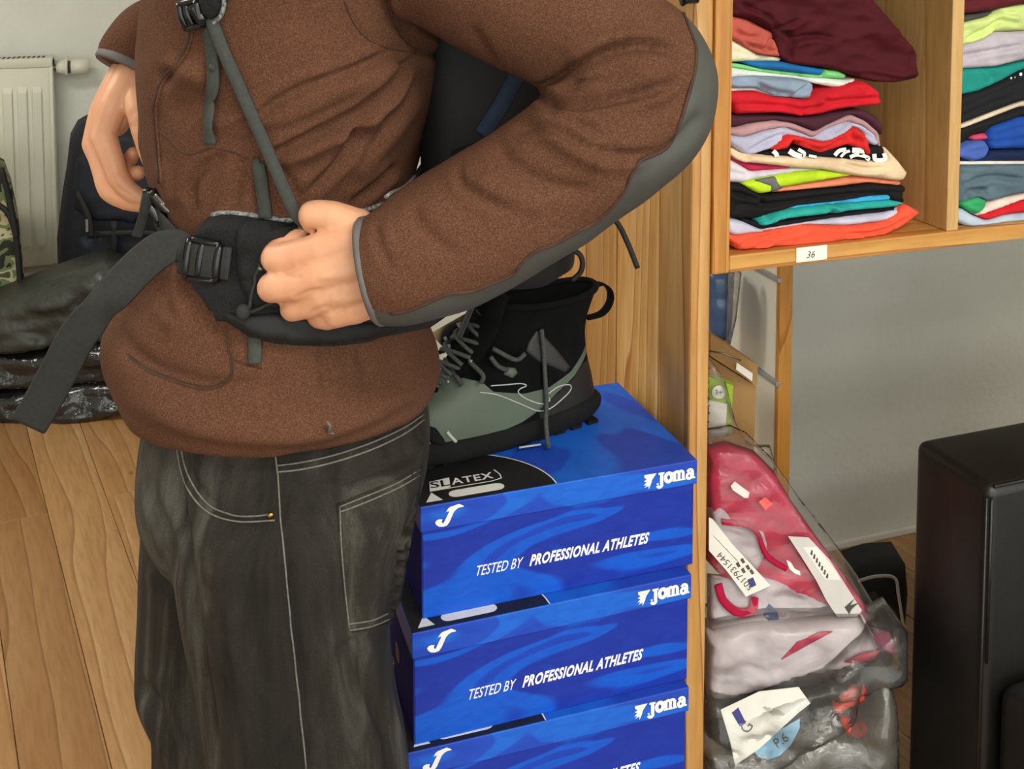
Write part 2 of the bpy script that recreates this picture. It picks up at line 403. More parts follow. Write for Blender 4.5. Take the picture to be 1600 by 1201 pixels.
# floor boards, run at an angle to the walls
FA = math.radians(18.9 - 29.7)      # heading of the boards measured from +Y (clockwise positive)
fdir = np.array([math.sin(FA), math.cos(FA), 0]); fsid = np.array([math.cos(FA), -math.sin(FA), 0])
j0 = ptH(150, 1100, 0.0)            # a joint seen in the photograph
PW = .136
pm = None
bbx = MB().box((-PW / 2 + .0006, -1.55, -.022), (PW / 2 - .0006, 1.55, 0))
random.seed(3)
for k in range(-16, 22):
    for s in range(2):
        c = j0 + fsid * ((k + .5) * PW) + fdir * (s * 3.101 + .1 - (.9 if k % 2 else 0.2))
        if pm is None:
            o = obj('plank', (bbx.v, bbx.f), M['floor'], None, smooth=False, bevel=.0011, seg=1); pm = o.data
        else:
            o = link('plank', pm); bv = o.modifiers.new('bevel', 'BEVEL'); bv.width = .0011; bv.segments = 1
        o.location = (c[0], c[1], -.022 if o.data is not pm else -.022); o.rotation_euler = (0, 0, -FA)
        o.parent = fl; o.matrix_parent_inverse = Matrix.Translation(-fl.location)
struct('baseboard_back', MB().box((XP + .04, YB - .008, 0), (3.2, YB, .018)), M['ceil'], smooth=False, bevel=.004)
struct('baseboard_far', MB().box((-3.0, YL - .014, 0), (XP, YL, .07)), M['ceil'], smooth=False, bevel=.004)
for i, ((lx, ly, lz), lw, ld, pw) in enumerate(LAMPS):
    where = ['over the clothes shelf', 'over the radiator side of the room', 'over the black sofa', 'behind the viewer'][i]
    t = thing('ceiling_lamp', f'white rectangular ceiling lamp {where}', 'lamp', (lx, ly, 2.62), group='ceiling lamps')
    f = MB(); hw, hd = lw / 2 + .02, ld / 2 + .02
    f.box((-hw, -hd, 0), (hw, -hd + .02, .08)).box((-hw, hd - .02, 0), (hw, hd, .08)).box((-hw, -hd + .02, 0), (-hw + .02, hd - .02, .08)).box((hw - .02, -hd + .02, 0), (hw, hd - .02, .08))
    obj('housing', f, M['ceil'], t, smooth=False, world=False)
    obj('diffuser', MB().box((-hw + .02, -hd + .02, .01), (hw - .02, hd - .02, .02)), M['lamp'], t, smooth=False, world=False)

# ================================================================== PINE SHELF UNIT
YF = 1.15
XPR = ptY(1109, 600, YF)[0]; XPL = XPR - .028
XE0, XE1 = XPR, ptY(1139, 400, YF)[0]
ZT = ptY(1139, 399, YF)[2]; ZB = ptY(1139, 426, YF)[2]
XD0, XD1 = ptY(1481, 300, YF)[0], ptY(1499, 300, YF)[0]
SD = .40
print('panel X', XPL, XPR, 'end', XE1, 'shelf z', ZT, ZB, 'divider', XD0, XD1)
su = thing('pine_shelf_unit', 'tall honey-coloured pine shelf with plank side wall and open clothes compartments', 'shelf', (XPR, YF, 0))
j1, j2 = ptX(1027, 500, XPL)[1], ptX(961, 500, XPL)[1]
ys = [YF, j1, j2]; pw_ = (j2 - YF) / 2
while len(ys) < 5: ys.append(ys[-1] + pw_)
random.seed(5)
for a, b in zip(ys[:-1], ys[1:]):
    dx = random.uniform(0, .0012)
    # object origin at the plank centre, so every board shows its own grain
    c = np.array([(XPL + XPR) / 2, (a + b) / 2, 0]); g = MB().box((XPL + dx - c[0], a + .0016 - c[1], .0), (XPR - c[0], b - .0016 - c[1], 2.25))
    o = obj('plank', g, M['pine'], su, smooth=False, bevel=.0036, seg=2, world=False); o.location = c - np.array(su.location)
obj('end_board', MB().box((XE0 + .0005, YF - .002, ZB - .0), (XE1, YF + SD, 2.2)), M['pine_v'], su, smooth=False, bevel=.002)
XR = 2.1
obj('shelf_board', MB().box((XE1, YF - .002, ZB), (XR, YF + SD, ZT)), M['pine_x'], su, smooth=False, bevel=.0022)
obj('shelf_board', MB().box((XE1, YF - .002, ZT + .41), (XR, YF + SD, ZT + .432)), M['pine_x'], su, smooth=False, bevel=.0022)
obj('shelf_board', MB().box((XE1, YF - .002, ZT + .82), (XR, YF + SD, ZT + .842)), M['pine_x'], su, smooth=False, bevel=.0022)
for k in range(3):
    x0 = XD0 + k * (XD0 - XE1 + .02)
    if x0 < XR - .02:
        for zz in (ZT, ZT + .432): obj('divider', MB().box((x0, YF, zz), (x0 + XD1 - XD0, YF + SD - .008, zz + (.41 if zz == ZT else .388))), M['pine_in'], su, smooth=False, bevel=.0015)
obj('back_board', MB().box((XE1, YF + SD - .008, ZT), (XR, YF + SD, 2.2)), M['pine_in'], su, smooth=False)
obj('side_upright', MB().box((XR, YF - .002, 0), (XR + .024, YF + SD, 2.2)), M['pine_v'], su, smooth=False, bevel=.002)
kn = ptX(1087, -2, XPL); obj('hook_knob', MB().tube([kn + np.array([.002, 0, 0]), kn - np.array([.012, 0, 0]), kn - np.array([.018, 0, 0])], [.006, .006, .009], 14), M['black_plastic'], su)
# handwritten number tag on the shelf edge
tl, tr = ptY(1244, 402, YF - .003), ptY(1292, 402, YF - .003)
g = MB().box((tl[0], YF - .0035, ZB + .004), (tr[0], YF - .0022, ZT + .001))
lt = obj('number_tag', g, M['paper'], su, smooth=False, bevel=.0004); lt['label'] = 'white paper tag with handwritten 36'
v, f = text_mesh('36', .013, .25)
obj('handwriting', place_flat(v, f, ((tl[0] + tr[0]) / 2 - .009, YF - .0039, ZB + .0085), (1, 0, 0), (0, 0, 1)), M['ink'], lt, smooth=False)

# ================================================================== SHOE BOXES
class S2:
    def __init__(self): self.v = []; self.f = []; self.z = 0
    def poly(self, p): o = len(self.v); self.z += 2.5e-5; self.v += [(q[0], q[1], self.z) for q in p]; self.f.append(tuple(range(o, o + len(p)))); return self
    def stroke(self, pts, w, closed=False):
        P = [np.array(p, float) for p in pts]; n = len(P); L = []; R = []
        for i in range(n):
            a = P[i - 1] if (i or closed) else P[i]; b = P[(i + 1) % n] if (i < n - 1 or closed) else P[i]
            t = b - a; t /= (np.linalg.norm(t) + 1e-12); s = np.array([-t[1], t[0]]) * (w[i] if hasattr(w, '__len__') else w) / 2; L.append(P[i] + s); R.append(P[i] - s)
        o = len(self.v); self.z += 2.5e-5; self.v += [(p[0], p[1], self.z) for p in L + R]
        for i in range(n if closed else n - 1): j = (i + 1) % n; self.f.append((o + i, o + j, o + n + j, o + n + i))
        return self
    def ell(self, cx, cy, rx, ry, w, a0=0, a1=360, n=22):
        cl = abs(a1 - a0) >= 360
        return self.stroke([(cx + rx * math.cos(math.radians(a)), cy + ry * math.sin(math.radians(a))) for a in np.linspace(a0, a1, n + (0 if cl else 1), endpoint=not cl)], w, cl)
    def rect(self, a, b): return self.poly([(a[0], a[1]), (b[0], a[1]), (b[0], b[1]), (a[0], b[1])])
def joma():       # slab lettering with the winged mark in front, x-height 1
    s = S2()
    s.poly([(-1.25, 1.12), (.02, 1.12), (-.42, .55), (-.52, .2), (-.78, -.32), (-.80, .02), (-1.22, -.12), (-.98, .12), (-1.30, .12), (-1.0, .40), (-1.28, .52), (-.98, .68), (-1.22, .85)])
    s.rect((.38, -.05), (.72, 1.1)); s.rect((.22, .9), (.84, 1.1)); s.ell(.36, -.06, .24, .24, .30, 0, -170, 10)
    s.poly([(.05, -.02), (.24, -.02), (.24, .14), (.05, .14)])
    s.ell(1.28, .5, .33, .40, .37)
    for x in (1.78, 2.22, 2.66): s.rect((x - .02, .06), (x + .29, .8))
    s.ell(2.10, .70, .24, .22, .28, 0, 175, 10); s.ell(2.55, .70, .24, .22, .28, 0, 175, 10)
    for x in (1.68, 2.14, 2.58): s.rect((x, .0), (x + .46, .16))
    s.rect((1.66, .82), (1.95, .98))
    s.ell(3.42, .32, .24, .26, .29); s.rect((3.60, .06), (3.92, .72)); s.ell(3.5, .68, .27, .24, .28, 0, 165, 10); s.rect((3.62, 0), (4.06, .16))
    return s
def j_mark():
    s = S2(); s.poly([(.0, .28), (.06, .36), (.2, .40), (.34, .36), (.30, .24), (.36, .16), (.40, .20), (.66, .70), (.52, .70), (.46, .64), (.60, .84), (.68, .90), (1.10, .98), (1.30, .86), (1.32, .80), (1.12, .80), (.98, .74), (.86, .62), (.66, .18), (.54, .03), (.36, .0), (.16, .05), (.04, .16)])
    return s
BW, BD, BH = .337, .232, .130
def make_shoebox():
    parts = []
    def add(name, mb, m, par=None, **kw): parts.append((name, mb, m, par, kw))
    LH = .0295
    add('box_body', MB().box((.003, .003, 0), (BW - .003, BD - .003, BH - .004)), 'box_body', None, smooth=False, bevel=.0012)
    lid = MB().box((0, 0, BH - LH), (BW, BD, BH)); add('lid', lid, 'box_lid', None, smooth=False, bevel=.0014)
    add('end_panel', MB().box((.0022, .004, .001), (.0031, BD - .004, BH - LH - .001)), 'box_end', None, smooth=False)
    def fl(name, s, o, ex, ey, m='print_white', par=None): add(name, place_flat(s.v if isinstance(s, S2) else s[0], s.f if isinstance(s, S2) else s[1], o, ex, ey), m, par, smooth=False)
    e = .0003
    k = .0125; fl('joma_logo', joma(), (.283, -e, BH - .0215), (k, 0, 0), (0, 0, k), par='lid')
    k = .0235; fl('j_emblem', j_mark(), (.0165, -e, BH - .0265), (k * 1.05, 0, 0), (0, 0, k), par='lid')
    a = text_mesh('TESTED BY', .0168, .42, .0001, 1.0); wa = a[0][:, 0].max()
    fl('lettering', a, (.062, .003 - e, .038), (.058 / wa, 0, 0), (0, 0, 1.0), par='box_body')
    b2 = text_mesh('PROFESSIONAL ATHLETES', .0172, .42, .0007, 1.12); wb = b2[0][:, 0].max()
    fl('lettering', b2, (.1265, .003 - e, .038), (.150 / wb, 0, 0), (0, 0, 1.0), par='box_body')
    # end face: logo and finger hole
    k = .022; fl('end_logo', joma(), (.0 - e, BD - .055, BH - .023), (0, -k, 0), (0, 0, k * .95), par='lid')
    fl('end_emblem', S2().poly([(0, 0), (.02, .0), (.012, .022)]), (.0019, BD - .09, .062), (0, -1, 0), (0, 0, 1), par='end_panel')
    hole = S2().poly([(math.cos(t) * .011, math.sin(t) * .011) for t in np.linspace(0, 2 * math.pi, 20, endpoint=False)])
    fl('finger_hole', hole, (.0019, .085, .052), (0, -1, 0), (0, 0, 1), 'inkblack', 'end_panel')
    et = text_mesh('HIGH RESISTANCE', .010, 0, 0); fl('end_lettering', et, (.0019, .185, .022), (0, -1, 0), (0, 0, 1), par='end_panel')
    # black printed corner of the lid top
    q = [(.0005, .0005)] + [(.0005 + .158 * math.cos(t) ** .9 if math.cos(t) > 1e-6 else .0005, .0005 + .112 * math.sin(t)) for t in np.linspace(0, math.pi / 2, 18)]
    zt = BH + e
    fl('black_print', S2().poly(q), (0, 0, zt), (1, 0, 0), (0, 1, 0), 'inkblack', 'lid')
    fl('print_edge', S2().stroke(q[1:], .0016), (0, 0, zt + e), (1, 0, 0), (0, 1, 0), 'print_white', 'lid')
    s = S2()
    s.stroke([(.006, .028), (.078, .028), (.0905, .031), (.0915, .040), (.088, .052)], .0016)
    s.poly([(.0055, .027), (.030, .0295), (.034, .051), (.010, .048)])
    fl('print_frame', s, (.012, 0, zt + e), (1, 0, 0), (0, 1, 0), 'print_white', 'lid')
    tx = text_mesh('SL', .0205, .1, .0003, 1.0); wt = tx[0][:, 0].max()
    fl('print_word', tx, (.0195, .0335, zt + 2 * e), (.024 / wt, 0, 0), (0, .95, 0), 'inkblack', 'lid')
    tx = text_mesh('ATEX', .0205, .1, .0004, 1.08); wt = tx[0][:, 0].max()
    fl('print_word', tx, (.0455, .0335, zt + 2 * e), (.050 / wt, 0, 0), (0, .95, 0), 'print_white', 'lid')
    s = S2(); s.poly([(.0085 + .0085 * math.cos(t), .0085 + .0075 * math.sin(t)) for t in np.linspace(math.pi / 2, 1.5 * math.pi, 9)] + [(.056 + .0085 * math.cos(t), .0085 + .0075 * math.sin(t)) for t in np.linspace(-math.pi / 2, math.pi / 2, 9)])
    fl('print_pill', s, (.036, .006, zt + e), (1, 0, 0), (0, 1, 0), 'print_white', 'lid')
    fl('print_triangle', S2().poly([(.0, 0), (.019, 0), (.0105, .019)]), (.008, .006, zt + e), (1, 0, 0), (0, 1, 0), 'print_white', 'lid')
    return parts
box_parts = make_shoebox()
cache = {}
where = ['blue printed shoe box on top of the stack, the grey boot standing on it', 'blue printed shoe box second from the top of the stack', 'blue printed shoe box third from the top, only its upper part in view']
for i, (rx, ry, h, ang) in enumerate([(1090, 718, .78, 18.2), (1081, 897, .65, 18.5), (1077, 1073, .52, 17.6), (1078, 1250, .39, 18.2), (1078, 1420, .26, 17.9), (1078, 1600, .13, 18.4)]):
    rz = math.radians(ang) - YAW
    c = ptH(rx, ry, h); ex = np.array([math.cos(rz), math.sin(rz), 0]); o = c - ex * BW; o[2] = h - BH
    ey = np.array([-math.sin(rz), math.cos(rz), 0])
    lim = max((o + ex * BW)[0], (o + ex * BW + ey * BD)[0]); 
    if lim > XPL - .0015: o[0] -= lim - (XPL - .0015)
    lab = where[i] if i < 3 else ['blue printed shoe box fourth below the boot', 'blue printed shoe box just above the floor-level one', 'lowest blue printed shoe box of the stack, standing on the floor'][i - 3]
    t = thing('shoe_box', lab, 'shoe box', o, rz, 'stacked blue shoe boxes')
    made = {}
    for (name, mb, m, par, kw) in box_parts:
        if i and (name, id(mb)) in cache:
            ob = link(name, cache[(name, id(mb))], made.get(par) or t)
            if kw.get('bevel'):
                b = ob.modifiers.new('bevel', 'BEVEL'); b.width = kw['bevel']; b.segments = 2; b.limit_method = 'ANGLE'
        else:
            ob = obj(name, mb, M[m], made.get(par) or t, world=False, **kw); cache[(name, id(mb))] = ob.data
        made[name] = ob

# ================================================================== PERSON
def _fabric(name, c0, c1, c2, fine=900, bump=.4, rough=.95, sheen=.0, big=6, bdist=.0012):
    m, nt, b = _new(name); b.inputs['Roughness'].default_value = rough; b.inputs['Specular IOR Level'].default_value = .2
    if sheen: b.inputs['Sheen Weight'].default_value = sheen
    v = _coords(nt)
    n = _noise(nt, v, fine, 2, .7); c = _ramp(nt, n.outputs['Fac'], [(.32, c0), (.5, c1), (.70, c2)])
    n2 = _noise(nt, v, big, 3); mx = N(nt, 'ShaderNodeMix', data_type='RGBA', blend_type='MULTIPLY'); mx.inputs[0].default_value = .5
    nt.links.new(c, mx.inputs[6]); nt.links.new(_ramp(nt, n2.outputs['Fac'], [(.3, '#d9d9d9'), (.7, '#ffffff')]), mx.inputs[7])
    nt.links.new(mx.outputs[2], b.inputs['Base Color']); _bump(nt, b, n.outputs['Fac'], bump, bdist); return m
M['fleece'] = _fabric('brown_knit_fleece', '#4d3021', '#5f3e2c', '#755240', 760, .7)
M['softshell'] = mat('grey_softshell', '#4a4a45', .75, '#43433e', 14, bump=.15, bscale=700, bdist=.0006)
M['trim'] = mat('cuff_trim_grey', '#6e6a68', .7, '#625e5c', 30)
M['seam'] = mat('seam_thread_dark', '#3c2418', .9, '#47301f', 90)
M['skin'] = mat('skin', '#e2ab86', .5, '#d99c78', 16, 4, bump=.12, bscale=260, bdist=.0006, sss=.12)
M['nail'] = mat('fingernail', '#e2b095', .3, '#dba58a', 20)
M['hair'] = mat('brown_hair', '#3a2617', .6, '#2b1b10', 90, stretch=(1, 1, .2))
def _denim():
    m, nt, b = _new('washed_black_denim'); b.inputs['Roughness'].default_value = .9; b.inputs['Specular IOR Level'].default_value = .2
    v = _coords(nt, (1, 1, .22)); v2 = _coords(nt)
    n = _noise(nt, v, 13, 9, .68, .9); c = _ramp(nt, n.outputs['Fac'], [(.34, '#1f1d1a'), (.52, '#332f2a'), (.72, '#5e5b53')])
    f = _noise(nt, v2, 800, 2); mx = N(nt, 'ShaderNodeMix', data_type='RGBA', blend_type='MULTIPLY'); mx.inputs[0].default_value = .5
    nt.links.new(c, mx.inputs[6]); nt.links.new(_ramp(nt, f.outputs['Fac'], [(.3, '#9a9a9a'), (.7, '#ffffff')]), mx.inputs[7])
    nt.links.new(mx.outputs[2], b.inputs['Base Color']); _bump(nt, b, f.outputs['Fac'], .4, .0008); return m
M['denim'] = _denim()
M['stitch'] = mat('denim_stitch_grey', '#76736b', .9, '#5f5c55', 300)
M['brass'] = mat('brass_rivet', '#a8843c', .3, '#8f6d2c', 40, metal=1)

VC = 1.06
def ring_rows(rows, n=72, e=2.25):
    R = []
    se = superellipse(n, e)
    for (py, xl, xr, av, vc, tilt) in rows:
        L, Rr = pt(xl, py, vc), pt(xr, py, vc); h = L[2]; uc = (L.dot(RT) + Rr.dot(RT)) / 2; au = (Rr.dot(RT) - L.dot(RT)) / 2
        R.append([uvw(uc + au * c, vc + av * s, h - tilt * s) for c, s in se])
    return R
def dense(rows, k=3):
    A = np.array(rows, float); out = smooth_path(A, k); return [tuple(r) for r in out]
torso_rows = dense([(-205, 430, 520, .10, VC, 0), (-190, 340, 570, .17, VC, 0), (-130, 272, 650, .205, VC, 0), (-60, 262, 682, .20, VC, 0), (0, 250, 692, .192, VC, 0), (60, 242, 696, .185, VC, 0), (100, 239, 692, .182, VC, 0),
    (150, 239, 680, .176, VC, .002), (200, 242, 666, .172, VC, .004), (250, 253, 652, .166, VC, .006), (300, 265, 643, .162, VC, .01), (340, 269, 642, .160, VC, .014), (380, 260, 645, .162, VC, .018),
    (420, 236, 650, .168, VC, .022), (470, 208, 656, .176, VC, .027), (510, 188, 666, .182, VC, .028), (545, 192, 680, .184, VC, .026), (576, 205, 687, .183, VC, .024), (602, 219, 683, .180, VC, .023), (618, 230, 674, .172, VC, .022)])
J = MB().loft(ring_rows(torso_rows))
def arm_pts(lst): return [pt(x, y, v) for x, y, v, r in lst], [r for *_, r in lst]
near_arm = [(585, -135, .985, .080), (680, -95, .945, .078), (790, -25, .915, .069), (900, 40, .895, .0635), (965, 82, .885, .061), (1003, 112, .879, .0605), (1008, 140, .876, .0605), (985, 180, .87, .0605), (920, 234, .862, .0605), (840, 292, .856, .0585), (740, 354, .851, .0585), (650, 399, .849, .0535), (600, 418, .849, .0465), (577, 424, .849, .0425)]
P, R_ = arm_pts(near_arm); Pq = smooth_path(np.array([list(p) + [r] for p, r in zip(P, R_)]), 5)
J.tube([p[:3] for p in Pq], [p[3] for p in Pq], 32)
far_arm = [(430, -150, 1.20, .075), (425, -80, 1.28, .066), (415, -10, 1.335, .060), (370, 15, 1.315, .056), (300, 40, 1.25, .050), (248, 56, 1.20, .045), (214, 80, 1.175, .039), (197, 108, 1.165, .0345)]
P, R_ = arm_pts(far_arm); Pq2 = smooth_path(np.array([list(p) + [r] for p, r in zip(P, R_)]), 5)
J.tube([p[:3] for p in Pq2], [p[3] for p in Pq2], 28)
jv, jf, jn = remesh(J, .0036, 5, .5)

def fold(v, n, line, amp, wid, mask=None, skew=0, fade=True, facing=True):
    """push the cloth in or out along a crease drawn on it"""
    px = proj(v); L = smooth_path(line, 5); d, side, par, _ = seg_dist(px, L)
    d = d * side if skew else d
    g = np.exp(-(d / wid) ** 2)
    if skew: g = g * .9 - skew * np.exp(-((np.abs(d) - wid * 1.6) / wid) ** 2) * (d > 0) * .5 - skew * np.exp(-((np.abs(d) - wid * 1.6) / wid) ** 2) * (d < 0) * .5
    if fade: g = g * np.clip(np.minimum(par, 1 - par) * 6 + .12, 0, 1)
    if facing: g = g * np.clip(np.einsum('ij,ij->i', n, CAM - v) / np.linalg.norm(CAM - v, axis=1) * 3, 0, 1)
    if mask is not None: g = g * mask
    return v + n * (amp * g)[:, None]
u_ = jv @ RT; vv_ = jv @ FL
torso_m = (proj(jv)[:, 0] < 700) * 1.0
# broad cloth relief first
wn = np.array([noise.fractal(Vector((p[0] * 9, p[1] * 9, p[2] * 11)), 1.0, 2.0, 3) for p in jv]); jv = jv + jn * (wn * .0035)[:, None]
TF = [  # torso: drag lines from the armpit, waist gather, blouse above the hem
    ([(640, 92), (600, 88), (544, 112), (466, 140), (400, 180), (345, 205)], -.0075, 7, 1),
    ([(610, 105), (540, 140), (470, 172), (410, 200)], .0055, 13, 0),
    ([(662, 92), (637, 100), (606, 133), (544, 180), (481, 214), (425, 242), (395, 258)], -.011, 7, 1),
    ([(630, 130), (570, 186), (505, 225), (440, 258)], .0065, 13, 0),
    ([(590, 165), (560, 205), (531, 249), (500, 285), (478, 305)], -.0075, 7, 1),
    ([(660, 130), (625, 185), (585, 235), (545, 285)], .006, 17, 0),
    ([(618, 262), (590, 285), (550, 318)], -.008, 7, 1),
    ([(302, 325), (300, 290), (318, 262), (355, 240)], -.006, 8, 1), ([(270, 320), (262, 285), (252, 255)], .004, 10, 0),
    ([(380, 245), (372, 285), (360, 325)], -.004, 10, 1), ([(430, 255), (455, 290), (470, 315)], -.004, 9, 1),
    ([(262, 85), (285, 110), (330, 118)], .0075, 18, 0), ([(245, 130), (262, 110), (280, 80)], -.006, 12, 0), ([(330, 195), (370, 188), (415, 170)], .005, 14, 0), ([(262, 175), (300, 165), (340, 150)], -.004, 14, 0),
    ([(245, 395), (262, 430), (268, 500)], -.006, 12, 1), ([(285, 415), (280, 460), (262, 520)], .006, 14, 0), ([(330, 490), (345, 530), (352, 560)], -.005, 12, 0), ([(200, 480), (225, 440), (250, 410)], .006, 12, 0),
    ([(178, 500), (200, 545), (260, 585), (340, 605), (440, 600)], -.005, 14, 0), ([(190, 600), (250, 645), (340, 672), (450, 680), (560, 655), (650, 610)], .007, 24, 0),
    ([(205, 640), (260, 680), (340, 700), (430, 706), (500, 700), (580, 672), (650, 632), (680, 600)], -.003, 8, 0),
    ([(500, 545), (510, 590), (505, 620)], -.004, 8, 1), ([(560, 545), (575, 580), (560, 610)], -.003, 9, 0), ([(430, 560), (425, 610), (400, 640)], -.003, 10, 0),
    ([(535, 0), (548, 30), (566, 55), (600, 72), (650, 83), (700, 92)], -.006, 4, 0)]
for L, a, wd, sk in TF: jv = fold(jv, jn, L, a * 1.45, wd, torso_m, sk)
SF = [  # sleeve: elbow creases
    ([(838, 138), (865, 128), (902, 103), (961, 77), (1012, 72), (1062, 84)], -.011, 8, 1), ([(880, 95), (940, 62), (1010, 52)], .005, 18, 0),
    ([(828, 140), (860, 158), (892, 167), (961, 156), (1030, 138), (1068, 120)], -.009, 8, 1), ([(900, 130), (960, 115), (1030, 108)], .0055, 14, 0),
    ([(847, 163), (880, 185), (909, 196), (944, 214)], -.006, 6, 1), ([(806, 200), (840, 200), (875, 208), (926, 236), (995, 243), (1030, 235)], -.008, 8, 1),
    ([(830, 178), (880, 222), (960, 265)], .005, 12, 0), ([(770, 215), (800, 255), (860, 290), (930, 300)], -.005, 10, 0), ([(713, 262), (722, 285), (744, 304), (792, 328)], -.007, 7, 1), ([(740, 275), (790, 300), (850, 330)], .004, 14, 0),
    ([(640, 318), (655, 350), (690, 385), (720, 395)], -.004, 9, 0), ([(585, 350), (592, 380), (610, 420)], -.0035, 7, 1), ([(1080, 130), (1050, 165), (1000, 190)], -.004, 10, 0), ([(1100, 175), (1075, 210), (1040, 240), (1000, 265)], -.005, 10, 0),
    ([(690, 90), (640, 60), (610, 20), (600, -10)], -.009, 7, 1), ([(735, 40), (760, 85), (780, 118)], -.003, 9, 0)]
for L, a, wd, sk in SF: jv = fold(jv, jn, L, a * 1.45, wd, None, sk)
E_ = np.array([(q[k], q[(k + 1) % len(q)]) for q in jf for k in range(len(q))]); cnt = np.zeros(len(jv)); np.add.at(cnt, E_[:, 0], 1); np.add.at(cnt, E_[:, 1], 1)
for _ in range(3):      # ease the crossings of the creases
    acc = np.zeros_like(jv); np.add.at(acc, E_[:, 0], jv[E_[:, 1]]); np.add.at(acc, E_[:, 1], jv[E_[:, 0]]); jv = jv * .5 + .5 * acc / cnt[:, None]
jn = normals_of(jv, jf)
if (jn * (jv - jv.mean(0))).sum() < 0: jn = -jn

# grey outer panel of the near sleeve
GL = [(1040, -20), (1066, 18), (1078, 48), (1087, 76), (1085, 110), (1077, 142), (1066, 178), (1054, 208), (1038, 233), (1002, 250), (985, 275), (973, 302), (936, 342), (902, 361), (868, 380), (836, 392), (815, 410), (798, 430), (760, 445), (735, 455), (700, 458), (670, 471), (640, 484), (612, 489), (584, 484), (560, 470)]
GLs = np.array(smooth_path(GL, 6))
jpx = proj(jv); gd, gs, gp, gnear = seg_dist(jpx, GLs)
arm_zone = (vv_ < .975) & (jpx[:, 0] > 570) & (jpx[:, 1] < 530)
gside = (gs < 0) & arm_zone
def fpick(flag): return [i for i, q in enumerate(jf) if all(flag[k] for k in q)]
FQ = np.array([list(q) + [q[2]] * (4 - len(q)) for q in jf])
fc = jpx[FQ].mean(1); fd, fs, _, _ = seg_dist(fc, GLs)
fz = (vv_[FQ].mean(1) < .975) & (fc[:, 0] > 572) & (fc[:, 1] < 530)
arm_axis = np.array([p[:3] for p in Pq]); arm_rad = np.array([p[3] for p in Pq])
def on_arm(C, k=1.25):
    D = np.linalg.norm(C[:, None, :] - arm_axis[None], axis=2) / arm_rad[None]; return D.min(1) < k
fcen = jv[FQ].mean(1); onarm = np.concatenate([on_arm(c) for c in np.array_split(fcen, 40)])
grey = (fs < 0) & fz & onarm
if grey.sum() > ((fz & onarm).sum() * .6): grey = (fs > 0) & fz & onarm
# snap the border of the panel onto the seam
vb = np.zeros(len(jv), bool); a_ = np.zeros(len(jv), bool); b_ = np.zeros(len(jv), bool)
a_[FQ[grey].ravel()] = True; b_[FQ[~grey].ravel()] = True; vb = a_ & b_
for i in np.where(vb & (gd < 9))[0]:
    k = jv[i]; dpx = gnear[i] - jpx[i]; z = (k - CAM) @ FW
    jv[i] = k + (RT * dpx[0] - UP * dpx[1]) * (z / FPX)
def submesh(v, FQsel, F):
    idx = sorted(set(i for q in FQsel for i in F[q])); mp = {i: k for k, i in enumerate(idx)}
    return [v[i] for i in idx], [tuple(mp[i] for i in F[q]) for q in FQsel]
person = thing('person', 'person in brown knit jacket and washed black jeans fastening a hip belt', 'person', uvw(-.235, VC, 0))
gi = np.where(grey)[0]; bi = np.where(~grey)[0]
jacket = obj('jacket', submesh(jv, bi, jf), M['fleece'], person)
jacket['label'] = 'brown knitted fleece jacket'
jp = obj('sleeve_panel', submesh(jv, gi, jf), M['softshell'], jacket); jp['label'] = 'dark grey smooth panel along the outer sleeve'
TB = BVHTree.FromPolygons([Vector(p) for p in jv], [jf[i] for i in np.where(~onarm)[0]])
JB = BVHTree.FromPolygons([Vector(p) for p in jv], jf)
def hit(px, py, tree=None, off=0.0):
    d = ray(px, py); d = d / np.linalg.norm(d)
    r = (tree or JB).ray_cast(Vector(CAM), Vector(d))
    if r[0] is None: return None
    n = np.array(r[1]); n = -n if n.dot(d) > 0 else n
    return np.array(r[0]) + n * off, n
def surf_line(pts, tree=None, off=.0, n=8):
    out = []; nr = []
    for p in smooth_path(pts, n):
        h = hit(p[0], p[1], tree, off)
        if h is not None: out.append(h[0]); nr.append(h[1])
    for _ in range(2):
        for i in range(1, len(out) - 1): out[i] = (out[i - 1] + 2 * out[i] + out[i + 1]) / 4
    return out, nr
def seam(name, pts, rad, m, parent, tree=None, off=None):
    p, n = surf_line(pts, tree, rad * .35 if off is None else off)
    if len(p) > 2: return obj(name, MB().tube(p, rad, 6), m, parent)
seam('seam', GL[1:-2], .0016, M['seam'], jacket)
for L in ([(290, -5), (293, 20), (297, 56), (280, 95), (253, 125), (242, 160), (241, 180), (243, 205), (246, 245), (249, 285)],):
    seam('zip', L, .0018, M['seam'], jacket)
    seam('zip_piping', [(x + 4, y + 1) for x, y in L], .0014, M['fleece'], jacket)
for L in ([(246, 203), (262, 215), (275, 230), (290, 240), (310, 238), (331, 231), (360, 236), (387, 247)], [(200, 553), (230, 574), (263, 588), (295, 599), (322, 604), (345, 598), (361, 583), (358, 550), (354, 508)],
          [(202, 558), (230, 579), (263, 593), (295, 604), (322, 609), (347, 602), (364, 585), (362, 550)], [(362, 560), (385, 570), (410, 575)], [(537, 0), (550, 30), (568, 56), (602, 74), (650, 84)]):
    seam('seam', L, .0008, M['seam'], jacket, off=.0001)
def cuff(path, radii, name, w=.012, grow=1.015):
    p0, p1 = np.array(path[-2]), np.array(path[-1]); t = p1 - p0; t /= np.linalg.norm(t); r = radii[-1] * grow
    up = np.array([0, 0, 1.0]); up -= t * up.dot(t); up /= np.linalg.norm(up); s = np.cross(t, up); rings = []
    for k, (o, rr) in enumerate([(-w, r * .985), (-w * .8, r * 1.03), (-.001, r * 1.03), (.002, r * .97), (-.002, r * .9), (-w, r * .9)]):
        rings.append([p1 + t * o + rr * (math.cos(a) * s + math.sin(a) * up) for a in np.linspace(0, 2 * math.pi, 40, endpoint=False)])
    return obj(name, MB().loft(rings, cap=False), M['trim'], jacket)
